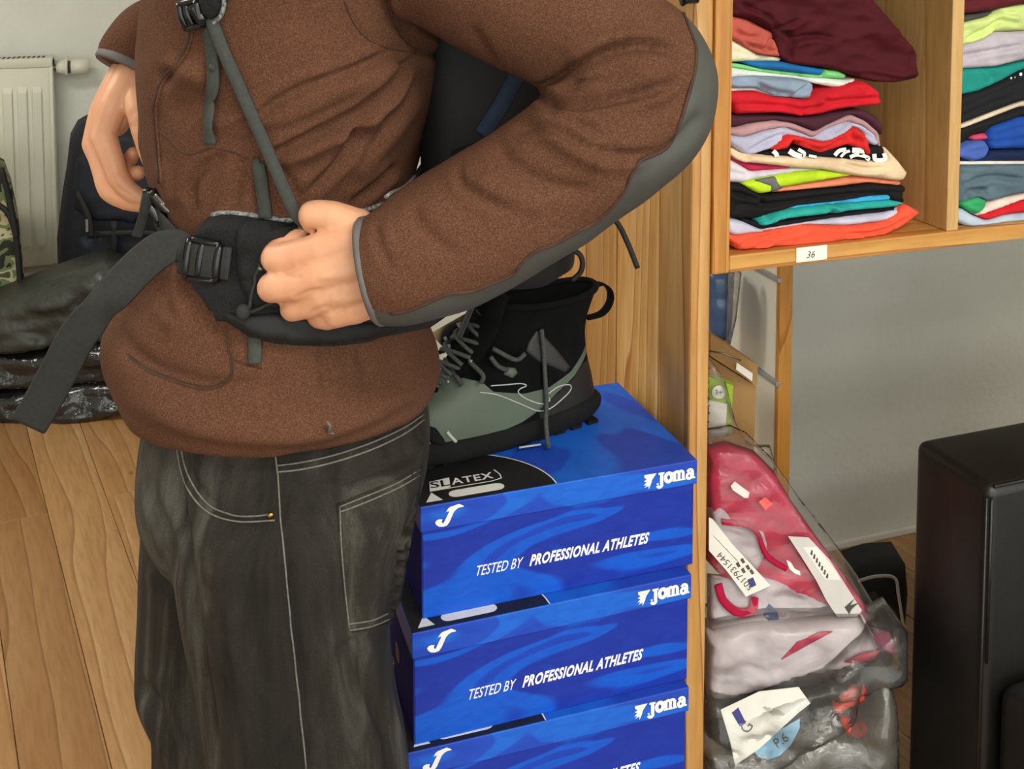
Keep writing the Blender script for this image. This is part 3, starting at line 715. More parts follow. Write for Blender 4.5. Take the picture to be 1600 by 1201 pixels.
cuff([p[:3] for p in Pq], [p[3] for p in Pq], 'cuff_trim', .008, 1.02); cuff([p[:3] for p in Pq2], [p[3] for p in Pq2], 'cuff_trim', .008, 1.02)
# small thread snag above the hem
h0 = hit(512, 675, off=.002); g = MB().tube([h0[0], h0[0] + np.array([.001, -.004, .008]), h0[0] + np.array([-.002, -.006, .013])], [.0012, .0016, .0006], 6)
g.tube([h0[0], h0[0] + RT * .004 + np.array([0, -.003, .001])], .0007, 6); obj('loose_thread', g, M['stitch'], jacket)

# ------------------------------------------------------------------ body (hands, arms, neck, head; one mesh)
def chain(mb, pts, rad, seg=12):
    P = [pt(*p) for p in pts]; Q = smooth_path(np.array([list(p) + [r] for p, r in zip(P, rad)]), 5)
    mb.tube([q[:3] for q in Q], [q[3] for q in Q], seg)
    mb.sphere(Q[-1][:3], Q[-1][3], 12, 8); mb.sphere(Q[0][:3], Q[0][3], 12, 8)
    for p, r in zip(P[1:-1], rad[1:-1]): mb.sphere(p, r * 1.03, 12, 8)
H = MB()
# near hand (left): back of the hand to the viewer, thumb on top
wr = (612, 412, .860)
for top in ((600, 366, .864, .017), (604, 392, .860, .019), (606, 420, .859, .019), (606, 446, .862, .017)): pass
chain(H, [(640, 385, .862), (585, 372, .862), (545, 378, .858), (505, 388, .858)], [.017, .0175, .0165, .0145])
chain(H, [(640, 400, .858), (585, 405, .856), (540, 415, .853), (498, 428, .853)], [.018, .0185, .0165, .0145])
chain(H, [(645, 415, .860), (590, 434, .857), (545, 448, .855), (508, 460, .856)], [.018, .018, .016, .0135])
chain(H, [(645, 425, .864), (595, 458, .862), (555, 476, .861), (528, 486, .862)], [.017, .017, .0155, .0135])
chain(H, [(600, 420, .876), (560, 410, .876), (520, 420, .876)], [.018, .018, .015])
chain(H, [(505, 389, .858), (470, 398, .862), (430, 403, .868), (442, 384, .879), (468, 369, .884)], [.0148, .0138, .0122, .0098, .0085])      # index
chain(H, [(498, 430, .853), (462, 444, .858), (425, 449, .866), (446, 455, .884), (480, 452, .892)], [.0146, .0136, .0125, .010, .0088])     # middle
chain(H, [(508, 461, .856), (482, 474, .864), (458, 481, .872), (474, 482, .888), (500, 474, .894)], [.0136, .0122, .0112, .0096, .0085])   # ring
chain(H, [(530, 487, .862), (512, 494, .870), (498, 494, .880), (514, 488, .892), (530, 480, .894)], [.0128, .0112, .0098, .009, .008])     # little
chain(H, [(592, 378, .868), (558, 356, .866), (520, 338, .866), (488, 335, .869), (487, 349, .876)], [.018, .0160, .0128, .0116, .0088])  # thumb
hv, hf, hn = remesh(H, .0017, 9, .5)
for L, a, wd in ([((560, 430), (520, 432), (495, 430)), .0012, 7], [((575, 462), (540, 468), (515, 466)), .0012, 6], [((470, 428), (462, 434), (440, 428)), -.0012, 4], [((545, 475), (525, 490), (512, 498)), .001, 5],
                 [((505, 452), (482, 456), (460, 466)), -.0014, 4], [((520, 478), (500, 482), (484, 490)), -.0012, 4]): hv = fold(hv, hn, list(L), a, wd)
# far hand (right): hanging from the wrist, fingers closed on the buckle, thumb towards the viewer
F_ = MB()
chain(F_, [(222, 80, 1.19), (202, 118, 1.155), (178, 165, 1.135), (162, 211, 1.130)], [.0165, .0165, .0162, .0135])
chain(F_, [(218, 82, 1.20), (194, 120, 1.165), (168, 170, 1.15), (150, 219, 1.148)], [.0175, .0175, .0162, .0138])
chain(F_, [(214, 84, 1.21), (190, 122, 1.175), (164, 172, 1.165), (147, 224, 1.165)], [.017, .017, .016, .0132])
chain(F_, [(214, 86, 1.21), (192, 124, 1.18), (168, 174, 1.178), (154, 222, 1.182)], [.0165, .0165, .015, .012])
chain(F_, [(205, 130, 1.15), (194, 165, 1.145), (182, 195, 1.145)], [.0155, .0165, .013])
chain(F_, [(162, 213, 1.130), (176, 250, 1.122), (187, 281, 1.118), (208, 302, 1.116), (229, 312, 1.116)], [.0140, .0118, .0114, .0096, .0084])
chain(F_, [(150, 221, 1.148), (160, 262, 1.138), (171, 297, 1.130), (197, 314, 1.122), (222, 320, 1.118)], [.0140, .0118, .0114, .0096, .0084])
chain(F_, [(147, 226, 1.165), (160, 258, 1.157), (177, 284, 1.148), (200, 274, 1.140), (216, 270, 1.134)], [.0130, .0112, .0106, .0094, .0082])
chain(F_, [(154, 223, 1.182), (166, 248, 1.176), (182, 264, 1.166), (200, 252, 1.156), (208, 240, 1.148)], [.0118, .0104, .0096, .0088, .0078])
chain(F_, [(208, 140, 1.148), (216, 172, 1.128), (222, 205, 1.122), (230, 236, 1.120), (238, 262, 1.118)], [.0155, .0135, .0112, .0098, .008])
fv, ff, fn_ = remesh(F_, .0017, 5, .5)
for L, a, wd in ([((205, 195), (196, 205), (190, 214)), -.0016, 4], [((212, 170), (204, 188), (214, 203)), -.001, 5], [((160, 226), (172, 262), (184, 292), (212, 310)), -.0014, 3], [((182, 276), (190, 272), (197, 276)), -.0008, 3]): fv = fold(fv, fn_, list(L), a, wd)
Bd = MB()
inner = [(py, xl + (xr - xl) * .10, xr - (xr - xl) * .10, av * .80, vc, 0) for (py, xl, xr, av, vc, t_) in torso_rows[6:-4]]
Bd.loft(ring_rows(inner, 40))
Bd.tube([p[:3] for p in Pq[::4]], [p[3] * .62 for p in Pq[::4]], 14); Bd.tube([p[:3] for p in Pq2[::4]], [p[3] * .62 for p in Pq2[::4]], 14)
hc = np.array(uvw(-.285, VC, 1.665))       # head centre; faces the left of the picture
Bd.tube([uvw(-.25, VC, 1.40), uvw(-.255, VC, 1.48), uvw(-.268, VC, 1.57)], [.075, .062, .058], 20)
def hsph(u, v, h, r, sc=(1, 1, 1)):
    g = MB().sphere((0, 0, 0), r, 18, 12, sc); Bd.add([hc + RT * (p[0] + u) + FL * (p[1] + v) + np.array([0, 0, p[2] + h]) for p in g.v], g.f)
hsph(.008, 0, .03, .092, (1.03, .84, 1.0)); hsph(-.035, 0, -.045, .062, (.95, .86, 1.1)); hsph(-.058, 0, -.085, .026, (1, 1.2, .8)); hsph(-.098, 0, -.012, .013, (1.1, .85, 1.0)); hsph(-.086, 0, .012, .011, (.9, .8, 1.8))
hsph(-.088, 0, -.052, .011, (.7, 1.9, .45)); hsph(-.086, 0, -.062, .011, (.7, 1.7, .5)); hsph(-.076, 0, .048, .016, (.8, 3.0, .6))
for s in (-1, 1): hsph(.004, s * .079, .0, .026, (.55, .32, 1.15)); hsph(-.062, s * .034, -.012, .022, (.6, .8, .6))
bv_, bf_, bn_ = remesh(Bd, .0055, 5, .5)
body = MB(); body.add(bv_, bf_); body.add(hv, hf); body.add(fv, ff)
bo = obj('body', body, M['skin'], person)
for s in (-1, 1):
    c = hc + RT * (-.073) + FL * (s * .032) + np.array([0, 0, .018]); g = MB().sphere(c, .0125, 14, 10); obj('eye', g, M['print_white'], bo)
g = MB().sphere((0, 0, 0), .099, 26, 18, (1.06, .88, 1.0)); hv_ = []
for p in g.v:
    x, y, z = p; front = x < -.045; low = z < (.045 if front else -.03)
    k = .80 if low else 1.0; hv_.append(hc + RT * (x * k + .016) + FL * y * k + np.array([0, 0, z * k + .036]))
obj('hair', (hv_, g.f), M['hair'], bo)
# fingernail of the thumb and index of the near hand stay turned away; far index nail
# ------------------------------------------------------------------ jeans
Jn = MB()
pel = dense([(575, 258, 655, .135, VC, .03), (640, 242, 668, .148, VC, .03), (700, 235, 671, .158, VC, .03), (760, 233, 660, .158, VC, .025), (810, 245, 634, .140, VC, .02), (855, 275, 600, .115, VC, .01), (900, 315, 560, .085, VC, 0), (930, 350, 520, .05, VC, 0)])
Jn.loft(ring_rows(pel))
VN, VF = .985, 1.145
nl = dense([(690, 270, 668, .10, VN + .02, 0), (760, 268, 650, .108, VN, 0), (830, 272, 628, .112, VN, 0), (900, 285, 616, .112, VN, 0), (990, 303, 607, .110, VN, 0), (1100, 322, 618, .108, VN, 0), (1200, 338, 636, .106, VN, 0), (1350, 350, 640, .104, VN, 0), (1700, 350, 630, .108, VN, 0), (2080, 320, 640, .112, VN, 0), (2230, 310, 645, .113, VN, 0)])
Jn.loft(ring_rows(nl, e=2.1))
fl_ = dense([(640, 244, 470, .09, VF - .02, 0), (720, 235, 470, .098, VF, 0), (830, 230, 475, .104, VF, 0), (950, 225, 470, .104, VF, 0), (1040, 221, 462, .102, VF, 0), (1075, 230, 460, .100, VF, 0), (1110, 245, 455, .099, VF, 0), (1200, 248, 452, .098, VF, 0), (1500, 248, 455, .10, VF, 0), (1890, 231, 470, .11, VF, 0)])
Jn.loft(ring_rows(fl_, e=2.1))
dv, df, dn = remesh(Jn, .0042, 5, .5)
wn = np.array([noise.fractal(Vector((p[0] * 12, p[1] * 12, p[2] * 4)), 1.0, 2.0, 3) for p in dv]); dv = dv + dn * (wn * .0045)[:, None]
for L, a, wd, sk in [([(276, 700), (280, 790), (292, 880), (304, 980), (322, 1090), (338, 1201)], -.010, 9, 0), ([(440, 730), (445, 830), (452, 920), (458, 1000), (470, 1110), (480, 1201)], -.003, 5, 1),
        ([(360, 830), (350, 900), (362, 990)], .006, 22, 0), ([(400, 900), (395, 1000), (420, 1100)], -.004, 18, 0), ([(560, 1010), (580, 1090), (610, 1160)], -.006, 12, 1), ([(500, 1000), (530, 1090), (545, 1180)], .005, 18, 0),
        ([(225, 720), (240, 780), (262, 830), (275, 900)], -.006, 10, 1), ([(215, 1060), (240, 1090), (262, 1150), (280, 1201)], -.007, 12, 1), ([(230, 880), (260, 930), (270, 1010)], .005, 16, 0), ([(300, 705), (320, 730), (400, 735)], .004, 18, 0),
        ([(290, 712), (305, 755), (340, 795), (390, 812), (430, 806)], -.004, 5, 0), ([(600, 990), (560, 1000), (520, 1030)], -.004, 9, 0), ([(470, 760), (500, 745), (540, 740)], .002, 8, 0)]:
    dv = fold(dv, dn, L, a, wd, None, sk)
jeans = obj('jeans', (dv, df), M['denim'], person); jeans['label'] = 'washed black baggy jeans'
DB = BVHTree.FromPolygons([Vector(p) for p in dv], df)
def patch(name, poly, tree, m, parent, thick, sp=7, edge=10, base=-.001, wob=0, seed=0):
    """cloth or foam piece lying on a surface, thickness towards the viewer side, soft edges"""
    pts, tris, d = fill(poly, sp); F = []; B = []; last = None
    raw = [hit(x, y, tree) for x, y in pts]
    good = [i for i, r in enumerate(raw) if r is not None]
    gp = pts[good]
    for i, r in enumerate(raw):
        if r is None:
            j = good[int(np.argmin(((gp - pts[i]) ** 2).sum(1)))]; z = (raw[j][0] - CAM) @ FW; p = CAM + ray(*pts[i]) * z; r = (p, raw[j][1])
        t = min(d[i] / edge, 1); t = math.sqrt(max(0, 1 - (1 - t) ** 2)); wv = wob * noise.fractal(Vector((pts[i][0] * .02, pts[i][1] * .03, seed)), 1, 2, 3) if wob else 0
        F.append(r[0] + r[1] * (thick * t + wv * t)); B.append(r[0] + r[1] * base)
    o = obj(name, pillow(F, B, tris), m, parent); return o
pk = patch('back_pocket', [(525, 787), (560, 772), (610, 752), (660, 726), (655, 780), (640, 860), (628, 930), (612, 972), (575, 985), (541, 990), (535, 930), (528, 850)], DB, M['denim'], jeans, .0022, 9, 8)
def stitch(L, m='stitch', rad=.0011, par=None): seam('stitching', L, rad * .75, M[m], par or jeans, DB, .0008)
PK = BVHTree.FromPolygons([Vector(tuple(p.co + pk.location + person.location + jeans.location)) for p in pk.data.vertices], [tuple(q.vertices) for q in pk.data.polygons])
for L in ([(530, 792), (570, 776), (620, 755), (656, 733)], [(531, 800), (570, 785), (620, 763), (656, 742)], [(531, 792), (534, 860), (540, 930), (546, 984)], [(546, 984), (580, 978), (608, 967)], [(546, 974), (580, 969), (606, 958)]): seam('stitching', L, .0007, M['stitch'], pk, PK, .0004)
for L in ([(284, 700), (292, 735), (308, 768), (335, 795), (375, 806), (428, 803)], [(277, 700), (285, 740), (302, 776), (332, 804), (375, 816), (430, 813)], [(434, 742), (437, 800), (443, 860), (450, 940), (457, 1000), (468, 1100), (478, 1200)],
          [(432, 737), (470, 733), (520, 722), (580, 702), (630, 678), (662, 655)], [(432, 727), (470, 722), (520, 711), (580, 691), (630, 668), (660, 648)], [(430, 706), (432, 725), (434, 742)]): stitch(L)
h0 = hit(424, 806, DB, .0012); obj('rivet', MB().sphere(h0[0], .0030, 12, 8, (1, .5, 1)), M['brass'], jeans)
for (u, v) in ((pt(470, 2200, VN).dot(RT), VN), (pt(330, 1890, VF).dot(RT), VF)):
    R0 = []
    for h, l, wdt, o in [(.0, .145, .052, -.04), (.03, .148, .054, -.04), (.055, .125, .05, -.025), (.085, .09, .045, .01), (.12, .06, .044, .03)]: R0.append([uvw(u + o + l * c, v + wdt * s, h) for c, s in superellipse(24, 2.6)])
    obj('shoe', MB().loft(R0), M['black_plastic'], person)

# ================================================================== WORN BACKPACK
M['pack'] = mat('black_ripstop', '#08090a', .7, '#0e0f11', 60, bump=.3, bscale=500, bdist=.001)
M['mesh_pad'] = mat('black_spacer_mesh', '#0a0a0b', .9, '#121214', 500, bump=.9, bscale=420, bdist=.002)
M['web'] = mat('charcoal_webbing', '#1f201e', .8, '#262724', 260, bump=.5, bscale=700, bdist=.0006)
M['web_olive'] = mat('grey_green_webbing', '#343732', .8, '#3b3e38', 260, bump=.4, bscale=700, bdist=.0006)
M['piping'] = mat('silver_piping', '#9a9a98', .6, '#4e4e4e', 420, detail=1)
M['navy_web'] = mat('navy_webbing', '#1b2c46', .7, '#22344f', 100)
pack = thing('hiking_backpack', 'black hiking backpack worn by the person, wide padded hip belt with loose strap', 'backpack', uvw(0, 1.12, 1.04))
R0 = []
for h, uc, au, vc, av in [(1.055, -.014, .030, 1.12, .09), (1.060, -.012, .056, 1.12, .115), (1.074, -.010, .074, 1.12, .125), (1.16, -.012, .080, 1.12, .128), (1.25, -.012, .083, 1.12, .128), (1.36, -.012, .082, 1.12, .126), (1.48, -.006, .072, 1.12, .124), (1.56, -.01, .068, 1.12, .115), (1.61, -.012, .05, 1.12, .09), (1.625, -.012, .025, 1.12, .05)]:
    R0.append([uvw(uc + au * c, vc + av * s, h) for c, s in superellipse(48, 4.5)])
pb = MB().loft(R0); obj('pack_body', pb, M['pack'], pack)
PB = BVHTree.FromPolygons([Vector(p) for p in pb.v], pb.f)
def surf_ribbon(name, pts, width, thick, m, parent, tree, off, n=8, vfix=None):
    P_, Nn = surf_line(pts, tree, off, n); return obj(name, MB().ribbon(P_, width, thick, Nn), m, parent)
def free_ribbon(name, pts, width, thick, m, parent, nrm=None, n=8):
    P_ = smooth_path(np.array([pt(*p) for p in pts]), n)
    if nrm is None: nrm = [(CAM - p) / np.linalg.norm(CAM - p) for p in P_]
    return obj(name, MB().ribbon(P_, width, thick, nrm), m, parent)
surf_ribbon('side_strap', [(806, 118), (790, 150), (772, 180), (752, 210)], .016, .0016, M['navy_web'], pack, PB, .001)
patch('side_pocket', [(705, 235), (740, 222), (800, 215), (800, 300), (700, 330)], PB, M['mesh_pad'], pack, .008, 10, 14)
free_ribbon('loose_strap', [(880, 290, .99), (930, 318, .985), (962, 345, .98), (980, 378, .98), (996, 418, .98)], .0052, .0022, M['pack'], pack)
obj('cord_loop', MB().tube(smooth_path(np.array([pt(*p) for p in [(885, 388, 1.0), (903, 395, 1.0), (910, 408, 1.0), (907, 425, 1.0), (893, 438, 1.0)]]), 6), .0026, 8), M['pack'], pack)
# hip belt wing with its layers
belt = patch('hip_belt', [(315, 352), (322, 342), (338, 333), (370, 334), (410, 339), (450, 344), (490, 340), (560, 330), (600, 318), (640, 283), (665, 248), (690, 195), (698, 240), (692, 330), (690, 420), (686, 500), (672, 512), (640, 518), (600, 526), (560, 537), (520, 541), (470, 540), (430, 537), (390, 527), (360, 507), (330, 484), (308, 455), (300, 420), (305, 380)], TB, M['mesh_pad'], pack, .017, 8, 13, wob=.002)
BB = BVHTree.FromPolygons([Vector(tuple(p.co + belt.location + pack.location)) for p in belt.data.vertices], [tuple(q.vertices) for q in belt.data.polygons])
seam('piping', [(330, 337), (350, 333), (380, 335), (420, 341), (455, 345), (500, 339), (560, 331), (600, 319)], .0024, M['piping'], belt, BB, .0005)
seam('piping', [(604, 312), (640, 280), (664, 245), (682, 200), (690, 150), (695, 108)], .0018, M['piping'], belt, JB, .002)
lower = patch('belt_lower_panel', [(335, 482), (380, 492), (430, 488), (520, 500), (600, 505), (670, 500), (668, 510), (600, 524), (540, 538), (470, 538), (400, 529), (360, 506)], BB, M['pack'], belt, .003, 8, 6)
pouch = patch('belt_pouch', [(372, 352), (400, 348), (470, 356), (470, 470), (430, 485), (398, 480), (378, 455), (368, 410)], BB, M['mesh_pad'], belt, .010, 8, 16, wob=.004, seed=3)
seam('cord', [(410, 395), (404, 420), (398, 445), (392, 470), (386, 484)], .0016, M['web'], belt, BB, .011)
seam('cord', [(386, 486), (405, 482), (425, 470)], .0014, M['web'], belt, BB, .010)
hh = hit(383, 485, BB, .012); obj('cord_toggle', MB().sphere(hh[0], .006, 12, 8, (1, 1, 1.15)), M['web'], belt)
hh = hit(404, 412, BB, .012); obj('zip_pull', MB().tube([hh[0], hh[0] + np.array([.004, 0, -.002])], .0018, 8), M['steel'], belt)
# ladder buckle of the belt
def buckle(name, cx, cy, w_, h_, tree, off, parent, tilt=0):
    c, n = hit(cx, cy, tree, off); ex = RT - n * RT.dot(n); ex /= np.linalg.norm(ex); ey = np.cross(n, ex); ey = ey if ey[2] > 0 else -ey
    ca, sa = math.cos(tilt), math.sin(tilt); ex, ey = ex * ca + ey * sa, ey * ca - ex * sa
    g = MB()
    def bar(x0, y0, x1, y1, r): g.tube([c + ex * (x0 + (x1 - x0) * t) + ey * (y0 + (y1 - y0) * t) + n * (.002 * math.sin(math.pi * t)) for t in np.linspace(0, 1, 7)], r, 10)
    bar(-w_, h_, w_, h_ * .92, .0028); bar(-w_, -h_, w_, -h_ * .92, .0028); bar(-w_, -h_, -w_, h_, .0034); bar(w_, -h_ * .92, w_, h_ * .92, .0036); bar(-.002, -h_ * .95, -.002, h_ * .95, .0034)
    return obj(name, g, M['black_plastic'], parent), c, n, ex, ey
bk, bc, bn2, bex, bey = buckle('belt_buckle', 322, 405, .0135, .0165, BB, .006, pack, math.radians(-6))
g = MB(); g.ribbon([bc + bex * t + bn2 * (.0015 if abs(t) < .012 else -.001) for t in np.linspace(-.022, .024, 12)], .028, .0016, bn2); obj('belt_webbing', g, M['web'], pack)
# webbing from the buckle round the belly to the front clip, and the long loose tail
P_, Nn = surf_line([(300, 396), (284, 384), (268, 362), (252, 338), (243, 322)], TB, .004, 6); obj('belt_webbing', MB().ribbon(P_, .026, .0016, Nn), M['web'], pack)
tail = [(296, 392, .884), (276, 383, .882), (248, 392, .878), (214, 420, .870), (178, 458, .862), (146, 492, .858), (118, 530, .858), (92, 580, .862), (66, 628, .866), (44, 664, .868)]
Tp = smooth_path(np.array([pt(*p) for p in tail]), 8); nT = len(Tp); Tn = []
for i, p in enumerate(Tp):
    k = i / (nT - 1); base = (CAM - p) / np.linalg.norm(CAM - p); tw = .85 * math.exp(-((k - .0) / .14) ** 2) - .55 * math.exp(-((k - .52) / .07) ** 2); Tn.append(base + RT * (-tw) + np.array([0, 0, .35 * tw]))
obj('strap_tail', MB().ribbon(Tp, [.022 + .009 * min(1, i / (nT * .2)) for i in range(nT)], .0017, Tn), M['web'], pack)
# front side-release clip
c, n = hit(246, 318, TB, .008); g = MB()
def barw(mb, a, b, r): mb.tube([pt(*a) + (pt(*b) - pt(*a)) * t for t in np.linspace(0, 1, 6)], r, 10)
vcl = float(c.dot(FL)) - .004
barw(g, (236, 300, vcl), (268, 336, vcl - .004), .0055); barw(g, (228, 312, vcl + .004), (254, 350, vcl), .006); barw(g, (232, 296, vcl + .002), (226, 330, vcl + .006), .005); obj('front_clip', g, M['black_plastic'], pack)
g = MB(); barw(g, (243, 304, vcl - .006), (258, 320, vcl - .010), .0016); barw(g, (252, 318, vcl - .010), (266, 332, vcl - .012), .0014); obj('clip_highlight', g, M['steel'], pack)  # pale thin bars stand in for the white highlights on the black clip
free_ribbon('clip_strap', [(232, 304, vcl - .004), (226, 330, vcl - .002), (220, 352, vcl), (214, 370, vcl)], .009, .0016, M['web'], pack)
# shoulder strap end and chest straps
ss = patch('shoulder_strap', [(318, -75), (358, -75), (357, 0), (352, 18), (342, 29), (330, 26), (321, 14), (318, -10)], TB, M['mesh_pad'], pack, .014, 6, 10)
seam('piping', [(357, -40), (357, 0), (352, 19), (341, 31)], .002, M['piping'], ss, TB, .009)
bk2, c2, n2_, ex2, ey2 = buckle('strap_buckle', 312, 18, .009, .011, TB, .010, pack, math.radians(15))
g = MB(); barw(g, (300, 8, float(c2.dot(FL)) - .004), (318, 34, float(c2.dot(FL)) - .004), .005); obj('buckle_block', g, M['black_plastic'], pack)
surf_ribbon('chest_strap', [(324, 6), (331, 40), (337, 80), (338, 120), (336, 170), (334, 224)], .0115, .0018, M['web_olive'], pack, TB, .006)
surf_ribbon('strap_keeper', [(331, 100), (343, 104)], .006, .0034, M['web_olive'], pack, TB, .006)
c_, n_ = hit(328, 24, TB, .009); va = float(c_.dot(FL)); lp = smooth_path([(328, 24), (345, 70), (368, 122), (394, 182), (420, 240), (444, 296), (464, 336), (492, 360)], 6); P_ = []
vs = []
for i, (x_, y_) in enumerate(lp):
    k = i / (len(lp) - 1); vl = va + (.880 - va) * k; r_ = hit(x_, y_, TB, .004); vs.append(min(vl, float(r_[0].dot(FL))) if r_ is not None else vl)
for _ in range(12): vs = [vs[0]] + [min(vs[i], (vs[i - 1] + vs[i + 1]) / 2 if True else 0) if False else min(vs[i], .5 * vs[i] + .25 * (vs[i - 1] + vs[i + 1])) for i in range(1, len(vs) - 1)] + [vs[-1]]
P_ = [pt(x_, y_, v_) for (x_, y_), v_ in zip(lp, vs)]
obj('adjuster_strap', MB().ribbon(P_, .0108, .0018, [(CAM - p) / np.linalg.norm(CAM - p) for p in P_]), M['web_olive'], pack)
surf_ribbon('adjuster_strap', [(404, 248), (409, 280), (413, 310), (416, 338)], .0115, .0018, M['web_olive'], pack, TB, .004)
surf_ribbon('webbing_tab', [(398, 520), (399, 545), (399, 567)], .0115, .0018, M['web_olive'], pack, TB, .004)

# ================================================================== HIKING BOOT
M['b_green'] = mat('boot_grey_green', '#515c4e', .55, '#485345', 10, bump=.15, bscale=300, bdist=.0008)
M['b_black'] = mat('boot_black_textile', '#060607', .95, '#0b0b0c', 60, bump=.3, spec=.15, bscale=500, bdist=.0008)
M['b_sole'] = mat('boot_rubber', '#0a0a0a', .85, '#0f0f10', 30, spec=.25, bump=.2, bscale=120)
M['b_heel'] = mat('boot_heel_brown_black', '#100d0c', .6, '#191412', 40)
M['b_panel'] = mat('boot_charcoal_panel', '#33312f', .6, '#2b2927', 40)
M['lace'] = mat('boot_lace', '#2c2d2b', .8, '#4a4c48', 700, detail=1)
M['reflect'] = mat('boot_reflective_line', '#b4b8b2', .4, '#a2a69f', 60)
M['cream'] = mat('cream_card', '#d8c391', .7, '#cdb782', 12)
M['pale_blue'] = mat('pale_blue_film', '#b9c6c8', .3, '#93a5ac', 60)
nh, nt_ = ptH(957, 661, .782), ptH(676, 737, .782)
bx = (nt_ - nh); bx[2] = 0; bx /= np.linalg.norm(bx); by = np.array([bx[1], -bx[0], 0]);
if by.dot(FL) < 0: by = -by          # by points away from the viewer
B0 = nh + by * .046; B0[2] = .7806
BS = 1.05
def bw(x, y, z): return B0 + BS * (bx * x + by * y + np.array([0, 0, z * .86]))
boot = thing('hiking_boot', 'grey-green and black hiking boot standing on the top shoe box', 'boot', B0)
def bslice(z, xb, xf, hw, e=2.5, n=112, toe=.12):
    xm, lx = (xb + xf) / 2, (xf - xb) / 2; r = []
    for c, s in superellipse(n, e):
        k = 1 + toe * c * (1 - .9 * max(0, c) ** 3); r.append((xm + lx * c, hw * s * k, z))
    return r
def bl(rows, sub=4):
    A = smooth_path(np.array(rows, float), sub); return A
L3 = lambda ring: [bw(*p) for p in ring]
sole_rows = [(.0012, .012, .262, .038), (.006, .002, .280, .044), (.014, -.006, .290, .0465), (.024, -.008, .292, .0465), (.031, -.004, .288, .0445), (.035, .004, .282, .041)]
sm = MB().loft([L3(bslice(z, a, b, w)) for z, a, b, w in bl(sole_rows, 3)])
so = obj('sole', sm, M['b_sole'], boot)
g = MB()
for k in range(11):
    for s in (-1, 1):
        x = .012 + k * .0245; w = .031 + .006 * math.sin(k / 10 * 3.1)
        q = [(x, s * w), (x + .015, s * (w + .001)), (x + .013, s * .006), (x + .002, s * .006)]; g.poly([bw(a, b, 0) for a, b in q], (0, 0, .0045))
lg = obj('tread_lugs', g, M['b_sole'], so, smooth=False, kind='stuff')
# upper: stacked outlines from welt to collar
up_rows = [(.028, .000, .285, .0435), (.046, .003, .284, .0428), (.064, .006, .276, .0405), (.076, .009, .260, .0385), (.090, .012, .232, .036), (.104, .014, .204, .0335), (.118, .015, .182, .0315), (.132, .015, .166, .0305), (.148, .013, .155, .031), (.164, .008, .148, .0325), (.178, .003, .146, .034), (.186, .001, .147, .0345)]
uu = bl(up_rows, 14); UR = []
for z, a, b, w in uu:
    ring = bslice(z, a, b, w, 2.3, 200, .10 * (1 - (z - .04) / .15)); ring = [(x, y, zz + (.006 * (1 - ((x - .075) / .075) ** 2) * -1 + .004) * max(0, (z - .15) / .036)) for x, y, zz in ring]; UR.append(ring)
nU = 200; UV = [p for r in UR for p in r]; UF = [(i * nU + j, i * nU + (j + 1) % nU, (i + 1) * nU + (j + 1) % nU, (i + 1) * nU + j) for i in range(len(UR) - 1) for j in range(nU)]
UVa = np.array(UV); UW = np.array([bw(*p) for p in UV])
GP = [(.31, .02), (.31, .095), (.232, .105), (.212, .118), (.192, .104), (.172, .098), (.160, .084), (.120, .072), (.085, .071), (.05, .082), (.02, .105), (-.01, .112), (-.01, .104), (.02, .094), (.045, .074), (.075, .060), (.10, .046), (.125, .036), (.16, .030), (.16, .02)]
FC = UVa[np.array(UF)].mean(1); gr = in_poly(FC[:, [0, 2]], GP)
hl = (~gr) & (FC[:, 0] < .10) & (FC[:, 2] < .085) & in_poly(FC[:, [0, 2]], [(-.02, .03), (.10, .03), (.10, .046), (.075, .058), (.045, .072), (.02, .092), (-.02, .102)])
# bring the colour border onto a clean seam
bA = np.zeros(len(UW), bool); bB = np.zeros(len(UW), bool); UFa = np.array(UF); bA[UFa[gr].ravel()] = True; bB[UFa[~gr].ravel()] = True
bd_, _, _, bnr = seg_dist(UVa[:, [0, 2]], np.array(GP + GP[:1])); mv = bA & bB & (bd_ < .004)
UVa[mv, 0] = bnr[mv, 0]; UVa[mv, 2] = bnr[mv, 1]; UW = np.array([bw(*p) for p in UVa])
UB = BVHTree.FromPolygons([Vector(p) for p in UW], UF)
obj('upper', submesh(UW, np.where(gr)[0], UF), M['b_green'], boot)['label'] = 'smooth grey-green forefoot'
obj('collar', submesh(UW, np.where(~gr & ~hl)[0], UF), M['b_black'], boot)['label'] = 'black textile ankle collar'
obj('heel_counter', submesh(UW, np.where(hl)[0], UF), M['b_heel'], boot)
# padded rim and lining
top = [bw(*p) for p in UR[-1]]; rim = MB().tube(top[::2] + [top[0]], .0042, 10); obj('collar_rim', rim, M['b_black'], boot)
cen = np.mean(np.array(UR[-1]), 0); Lr = []
for z, k in ((.0, .97), (-.02, .86), (-.05, .80), (-.10, .72)): Lr.append([bw(cen[0] + (p[0] - cen[0]) * k, p[1] * k, p[2] + z) for p in UR[-1]])
g = MB().loft(Lr, cap=False); n_ = len(g.v); g.f.append(tuple(range(n_ - nU, n_))); obj('lining', g, M['b_black'], boot)
# tongue
Tr = []
for t in np.linspace(0, 1, 16):
    x = .196 - .050 * t - .006 * math.sin(t * 3.1); z = .108 + .102 * t; w = .021 + .013 * math.sin(min(1, t * 1.15) * 2.2); th = .009 + .0012 * math.sin(t * 46) + (.002 if t > .7 else 0); nx = .85
    Tr.append([bw(x + nx * th * s + (-.006 * abs(c) ** 2), w * c, z + .3 * th * s - .006 * abs(c) ** 3) for c, s in superellipse(20, 2.6)])
obj('tongue', MB().loft(Tr), M['b_black'], boot)
